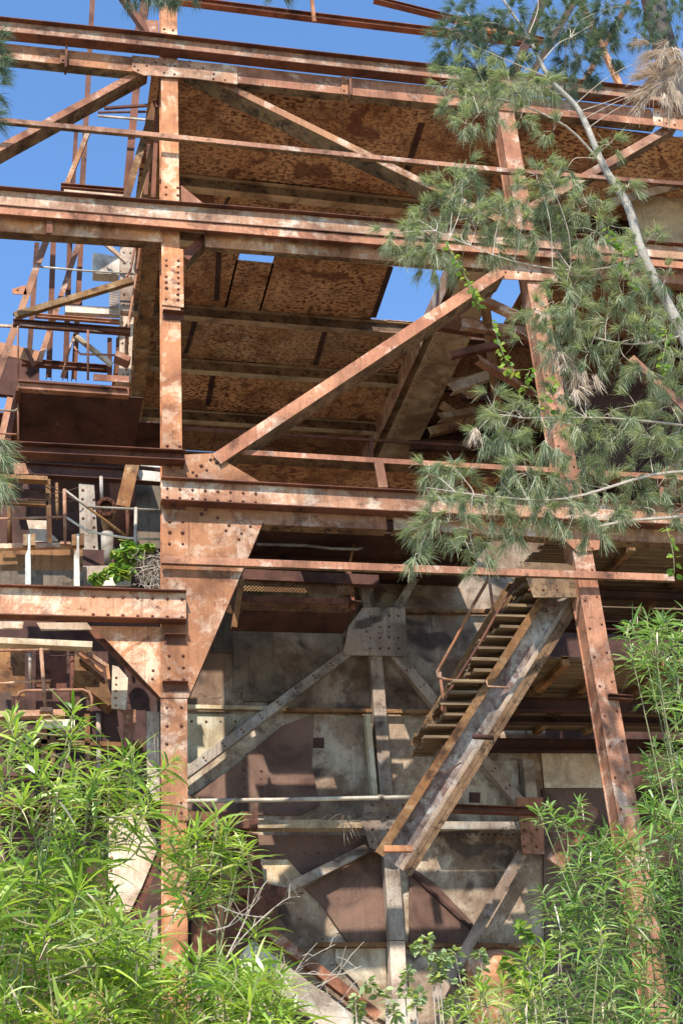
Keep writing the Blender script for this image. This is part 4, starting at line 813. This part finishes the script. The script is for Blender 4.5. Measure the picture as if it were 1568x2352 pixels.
# ================================================================== LONG-LEAVED SHRUBS
def inpoly(x, y, poly):
    r_ = False; j = len(poly) - 1
    for i in range(len(poly)):
        if (poly[i][1] > y) != (poly[j][1] > y) and x < (poly[j][0] - poly[i][0]) * (y - poly[i][1]) / (poly[j][1] - poly[i][1]) + poly[i][0]: r_ = not r_
        j = i
    return r_
def shrub(label, regions, base, Yr, mat, L=.37, W=.024, per=22, stems=4, extra=()):
    t = Thing('long_leaf_shrub', label, 'shrub', base, 'long-leaved shrubs growing in front of the rusty frame')
    base = Vector(base); tips = []
    for poly, space in regions:
        us = [p[0] for p in poly]; vs = [p[1] for p in poly]; got = []
        for _ in range(9000):
            u = random.uniform(min(us), max(us)); v = random.uniform(min(vs), max(vs))
            if not inpoly(u, v, poly): continue
            if all((u - a_) ** 2 + (v - b_) ** 2 > space * space for a_, b_ in got): got.append((u, v))
        tips += [(u, v, random.uniform(*Yr)) for u, v in got]
    tips += [(u, v, Yr[0] * .6 + Yr[1] * .4) for u, v in extra]
    wood_ = MB(); P = []; D = []; LL = []
    T3 = sorted([PY(*q) for q in tips], key=lambda q: -q.z)
    mains = T3[:1] + random.sample(T3[1:max(2, len(T3) // 2)], min(stems, max(1, len(T3) // 2 - 1)))
    nodes = []
    for m in mains:
        b0 = base + Vector((random.uniform(-.5, .5), random.uniform(-.3, .3), 0))
        mid = b0.lerp(m, .5) + Vector((0, 0, .3)); pth = smooth([b0, mid, m], 6); wood_.tube(pth, .016, 6, .004); nodes += pth[4:]
    for q in T3:
        cand = [n_ for n_ in nodes if n_.z < q.z - .1] or nodes
        o = min(cand, key=lambda n_: (n_ - q).length + .0)
        out = (q - o); md = o.lerp(q, .5) + Vector((out.x * .15, out.y * .15, -.05))
        pth = smooth([o, md, q], 4); wood_.tube(pth, .009, 5, .004); nodes.append(md)
        ax = (pth[-1] - pth[-3]); ax.z = abs(ax.z) + .25 * ax.length; ax.normalize(); ax = (ax + Vector((0, 0, .5)) + Vector(RNG.normal(size=3)) * .25).normalized()
        tipk = random.choice((.65, .85, 1.0, 1.0, 1.15)); k = int(per * random.uniform(.7, 1.3)); ln = random.uniform(.12, .26)
        e1 = ax.orthogonal().normalized(); e2 = ax.cross(e1)
        wood_.tube([q - ax * ln, q - ax * ln * .5, q], .0065, 4, .004)
        for i in range(k):
            h = (i / k) ** .8; g_ = i * 2.4
            el = .15 + .95 * h ** 1.6 + random.uniform(-.15, .15)
            dr = (e1 * math.cos(g_) + e2 * math.sin(g_)) * math.cos(el) + ax * math.sin(el)
            P.append(q - ax * ln * (1 - h)); D.append(dr); LL.append(L * tipk * random.uniform(.65, 1.2) * (1 - .35 * h * h))
    n_ = len(P); LL = np.array(LL)
    V, Q = leaves(np.array([list(x) for x in P]), np.array([list(x) for x in D]), LL, np.full(n_, W) * RNG.uniform(.5, 1.3, n_), RNG.uniform(.12, .55, n_), 4, (.35, .95, 1., .7, .06))
    lm = MB(); lm.np.append((V, Q))
    dn_ = n_ // 40; ix = RNG.integers(0, n_, dn_)
    V2, Q2 = leaves(np.array([list(P[i]) for i in ix]) + RNG.normal(size=(dn_, 3)) * .05, np.array([[D[i][0], D[i][1], -.8] for i in ix]), LL[ix] * .8, np.full(dn_, W * .8), RNG.uniform(.2, .6, dn_), 4, (.35, .9, .8, .5, .06))
    dm = MB(); dm.np.append((V2, Q2)); t.part('withered_leaves', dm, 'dead_needle', 'withered straw-coloured leaves')
    t.part('foliage', lm, mat); t.part('stems', wood_, 'green_stem', None, None, True)
gx = lambda u, v, Y: (PY(u, v, Y).x, Y, 0)
shrub('tall bright long-leaved shrub filling the lower left corner, top tip in front of a handrail', [([(0, 1660), (60, 1640), (110, 1700), (150, 1850), (140, 2000), (-20, 2060)], 58), ([(-20, 1980), (140, 1980), (260, 2080), (330, 2180), (330, 2400), (-20, 2400)], 34)],
      gx(60, 2300, 9.6), (9.2, 10.4), 'long_leaf', extra=[(170, 1625), (165, 1680), (60, 1720), (20, 1640)])
shrub('arching green long-leaved shrub just left of the column, tips reaching across the dark wall', [([(140, 1760), (210, 1730), (330, 1760), (350, 1850), (300, 1920), (180, 1990), (120, 1900)], 46), ([(130, 1990), (250, 1960), (250, 2120), (130, 2110)], 46)],
      gx(230, 2300, 10.3), (10.0, 11.0), 'long_leaf', extra=[(284, 1730), (310, 1720), (400, 1745), (170, 1830), (340, 1810), (215, 1780), (330, 1920)])
shrub('dense sunlit long-leaved shrub at the foot of the left column', [([(250, 2110), (340, 2120), (370, 2200), (440, 2220), (470, 2180), (600, 2200), (640, 2400), (250, 2400)], 33), ([(560, 2220), (650, 2240), (680, 2390), (560, 2390)], 32)],
      gx(380, 2350, 9.8), (9.4, 10.6), 'long_leaf')
shrub('long-leaved shrub growing out to the right of the column over the round port', [([(385, 1920), (470, 1900), (540, 1880), (560, 1960), (520, 2040), (440, 2080), (380, 2050)], 36)],
      gx(450, 2350, 11), (10.8, 11.6), 'long_leaf', extra=[(500, 1868), (450, 1905), (590, 2130), (395, 1880)])
shrub('large deep-green long-leaved shrub covering the lower right corner and the right column foot', [([(1290, 1950), (1340, 1900), (1460, 1910), (1600, 1880), (1600, 2400), (1240, 2400), (1180, 2330), (1250, 2250), (1330, 2180), (1290, 2080)], 32)],
      gx(1450, 2350, 11.2), (10.8, 12.4), 'dark_long_leaf', L=.31, W=.022, stems=5, extra=[(1235, 1860), (1260, 1850), (1330, 1840), (1300, 1890), (1250, 2080), (1290, 2110), (1240, 2045)])
shrub('dark green long-leaved shrub high on the right edge, against the dark plank walkway', [([(1440, 1420), (1580, 1400), (1600, 1660), (1530, 1640), (1470, 1540)], 34), ([(1480, 1700), (1600, 1680), (1600, 1900), (1480, 1900)], 30)],
      gx(1700, 2300, 11.5), (10.6, 11.8), 'dark_long_leaf', L=.32, W=.021, per=24, extra=[(1440, 1440), (1450, 1500), (1520, 1420)])
shrub('low long-leaved shrub among the weeds at the bottom centre right', [([(1050, 2290), (1120, 2250), (1240, 2230), (1260, 2390), (1020, 2390)], 38)],
      gx(1150, 2400, 10.2), (9.8, 10.8), 'long_leaf', L=.27, W=.016, extra=[(1100, 2250), (1200, 2200), (1250, 2170), (1380, 2130)])
# ================================================================== WEEDS, VINES, TWIGS
def leafset(P, D, L, W, droop=.25):
    n_ = len(P); V, Q = leaves(np.array([list(x) for x in P]), np.array([list(x) for x in D]), L * RNG.uniform(.6, 1.2, n_), W * RNG.uniform(.7, 1.2, n_), droop * RNG.uniform(.3, 1.5, n_), 4, (.45, 1., .95, .6, .05))
    m = MB(); m.np.append((V, Q)); return m
def weed(label, stems_, Y, L=.07, W=.05, mat='weed_leaf', group=None):
    base = PY(stems_[0][0][0], 2400, Y); base.z = 0
    t = Thing('leafy_weed', label, 'weed', base, group); w_ = MB(); P = []; D = []
    for pts in stems_:
        pp = [PY(u, v, Y + random.uniform(-.05, .05)) for u, v in pts]; q0 = pp[0].copy(); q0.z = 0; q0.x += (pp[0].x - base.x) * -.4
        pth = smooth([q0] + pp, 5); w_.tube(pth, .008, 5, .003)
        up = pth[len(pth) // 2:]
        for i, q in enumerate(up[::1]):
            for _ in range(5):
                a_ = Vector(RNG.normal(size=3)); a_.z = abs(a_.z) * .3; a_.normalize(); P.append(q + a_ * .02); D.append(a_ + Vector((0, 0, -.2)))
        for _ in range(10):
            a_ = Vector(RNG.normal(size=3)).normalized(); P.append(pth[-1] + a_ * .03); D.append(a_)
    t.part('leaves', leafset(P, D, L, W), mat); t.part('stems', w_, 'dry_twig')
weed('tall pale weed with two leafy heads in front of the cream upright', [[(1000, 2350), (1002, 2250), (985, 2190)], [(1018, 2350), (1012, 2240), (1020, 2200)], [(1000, 2240), (960, 2180)]], 11)
weed('pale weed with a single nodding head left of the cream upright', [[(905, 2350), (870, 2290), (843, 2260)], [(935, 2350), (930, 2290), (935, 2230)]], 11)
weed('broad-leaved yellow-green weed in front of the rusty drum', [[(1180, 2350), (1215, 2290), (1215, 2200), (1203, 2130)], [(1230, 2330), (1240, 2260), (1255, 2180)], [(1210, 2350), (1190, 2300), (1165, 2210)]], 10.8, .09, .075, 'vine_leaf')
weed('thin grey-green weed at the left foot of the drum', [[(1080, 2370), (1060, 2270), (1045, 2190)], [(1110, 2360), (1110, 2260), (1100, 2190)], [(1040, 2370), (1020, 2320)]], 11)
weed('small weed clump right of the broad cream brace', [[(820, 2370), (822, 2330)], [(960, 2380), (950, 2320), (965, 2290)], [(890, 2380), (905, 2330)]], 10.6)
weed('straggly weed with a pale head in front of the dark wall beside the right shrub', [[(1290, 2370), (1280, 2290), (1285, 2170), (1282, 2150)], [(1290, 2250), (1300, 2160)]], 11.2)
def vine(name, label, paths, Y, L, W, per, mat='vine_leaf', cat='vine'):
    t = Thing(name, label, cat, PY(paths[0][0][0], paths[0][0][1], Y)); w_ = MB(); P = []; D = []
    for pts in paths:
        pth = smooth([PY(u, v, Y + random.uniform(-.06, .06)) for u, v in pts], 5); w_.tube(pth, .006, 4, .004)
        for q in pth:
            for _ in range(per):
                a_ = Vector(RNG.normal(size=3)); a_.z = -abs(a_.z) * .8; a_.normalize(); P.append(q + a_ * .03); D.append(a_)
    t.part('leaves', leafset(P, D, L, W, .1), mat); t.part('stem', w_, 'green_stem')
vine('hanging_vine', 'vine of small round green leaves trailing down beside the sky gap near the right column', [[(1020, 555), (1055, 610), (1085, 660), (1100, 700)], [(1050, 590), (1075, 650), (1095, 690)], [(1130, 740), (1150, 800), (1165, 835), (1180, 860)]], 12.7, .075, .06, 2)
vine('hanging_vine', 'cluster of bright heart-shaped vine leaves over the upper part of the right column', [[(1145, 845), (1180, 850), (1215, 850), (1205, 870)], [(1195, 885), (1220, 890)], [(1262, 860), (1268, 880), (1264, 895)], [(1250, 920), (1262, 940)]], 12.6, .085, .07, 1)
vine('hanging_vine', 'vine with pale leaves climbing the she-oak at the right edge', [[(1395, 520), (1410, 560), (1450, 570)], [(1500, 750), (1530, 770), (1520, 830), (1530, 850)], [(1420, 560), (1440, 620), (1450, 660)], [(1530, 1210), (1545, 1270), (1548, 1320)]], 12.6, .08, .06, 2)
vine('creeper_plant', 'bright green creeper sprawling over the pipe handrail left of the column', [[(215, 1325), (250, 1305), (285, 1290), (300, 1262), (285, 1240)], [(270, 1320), (300, 1300), (320, 1262), (345, 1250)], [(220, 1330), (290, 1310)], [(280, 1270), (262, 1262)]], 23.0, .17, .14, 5, cat='climbing plant')
tw_ = Thing('twig_heap', 'tangled heap of dry pale twigs lodged against the column beside the creeper', 'twigs', PY(345, 1340, 23.0)); mb = MB()
for _ in range(150):
    q = PY(random.gauss(345, 20), random.uniform(1272, 1345), 23.0 + random.uniform(-.2, .2)); dd = Vector(RNG.normal(size=3)); dd.y *= .5; dd = dd.normalized() * random.uniform(.08, .28)
    mb.tube([q - dd, q + Vector(RNG.normal(size=3)) * .04, q + dd], .007, 3, .004)
tw_.part('twigs', mb, 'dry_twig')
dt = Thing('dry_twigs', 'bare dry branching twigs rising beside the shrub in front of the wall, bottom centre', 'twigs', gx(600, 2350, 11)); mb = MB()
for pts in [[(600, 2400), (640, 2290), (700, 2210), (770, 2170)], [(560, 2400), (590, 2280), (560, 2190)], [(650, 2400), (690, 2300), (760, 2250), (830, 2220)], [(500, 2230), (560, 2150), (650, 2070), (690, 2060)], [(520, 2200), (570, 2100), (590, 2040)], [(500, 2080), (550, 2100), (620, 2110)],
            [(620, 2330), (700, 2330), (860, 2345)], [(590, 2290), (650, 2240), (760, 2240), (800, 2236)], [(480, 2140), (540, 2120), (600, 2060)], [(640, 2400), (650, 2300), (660, 2230)], [(700, 2400), (740, 2320), (790, 2300)], [(560, 2240), (640, 2260), (720, 2270), (760, 2290)]]:
    P_ = smooth([PY(u, v, 11 + random.uniform(-.1, .1)) for u, v in pts], 4); mb.tube(P_, .008, 4, .003)
    for q in P_[3::2]:
        e_ = q + Vector((random.uniform(-.2, .25), random.uniform(-.1, .1), random.uniform(-.02, .25))); mb.tube([q, (q + e_) / 2 + Vector((0, 0, .02)), e_], .004, 3, .002)
dt.part('twigs', mb, 'dry_twig')
rt = Thing('dry_roots', 'thin pale hanging roots dangling beside the left column cover plate', 'roots', PY(365, 1690, 22.9)); mb = MB()
for k in range(9):
    u = 352 + k * 5 + random.uniform(-3, 3); P_ = smooth([PY(u, 1600 + random.uniform(0, 40), 22.9), PY(u + random.uniform(-8, 8), 1680, 22.9), PY(u + random.uniform(-10, 12), 1740 + random.uniform(-30, 20), 22.9)], 4); mb.tube(P_, .006, 3, .003)
rt.part('roots', mb, 'dry_twig')
gt = Thing('grass_tuft', 'dry straggly grass growing on the yellowish ledge of the wall', 'grass', PY(770, 1890, YW - .7)); P = []; D = []
for _ in range(60):
    P.append(PY(random.uniform(650, 838), 1885, YW - .65)); D.append(Vector((random.uniform(-1, 1), -.6, random.uniform(-1.2, .8))).normalized())
m_ = leafset(P, D, .4, .012, .6); gt.part('blades', m_, 'dead_needle')
# ground cover out of the frame, in front of the shrubs
P = []; D = []
for _ in range(9000):
    x = random.uniform(-10, 22); y = random.uniform(6, 30); P.append(Vector((x, y, 0))); D.append(Vector((random.gauss(0, .5), random.gauss(0, .5), 1)).normalized())
m_ = leafset(P, D, .4, .02, .5); go2 = m_.build('grass', 'dark_long_leaf'); go2['kind'] = 'stuff'; go2['label'] = 'rough green grass on the ground under the shrubs'; go2['category'] = 'grass'
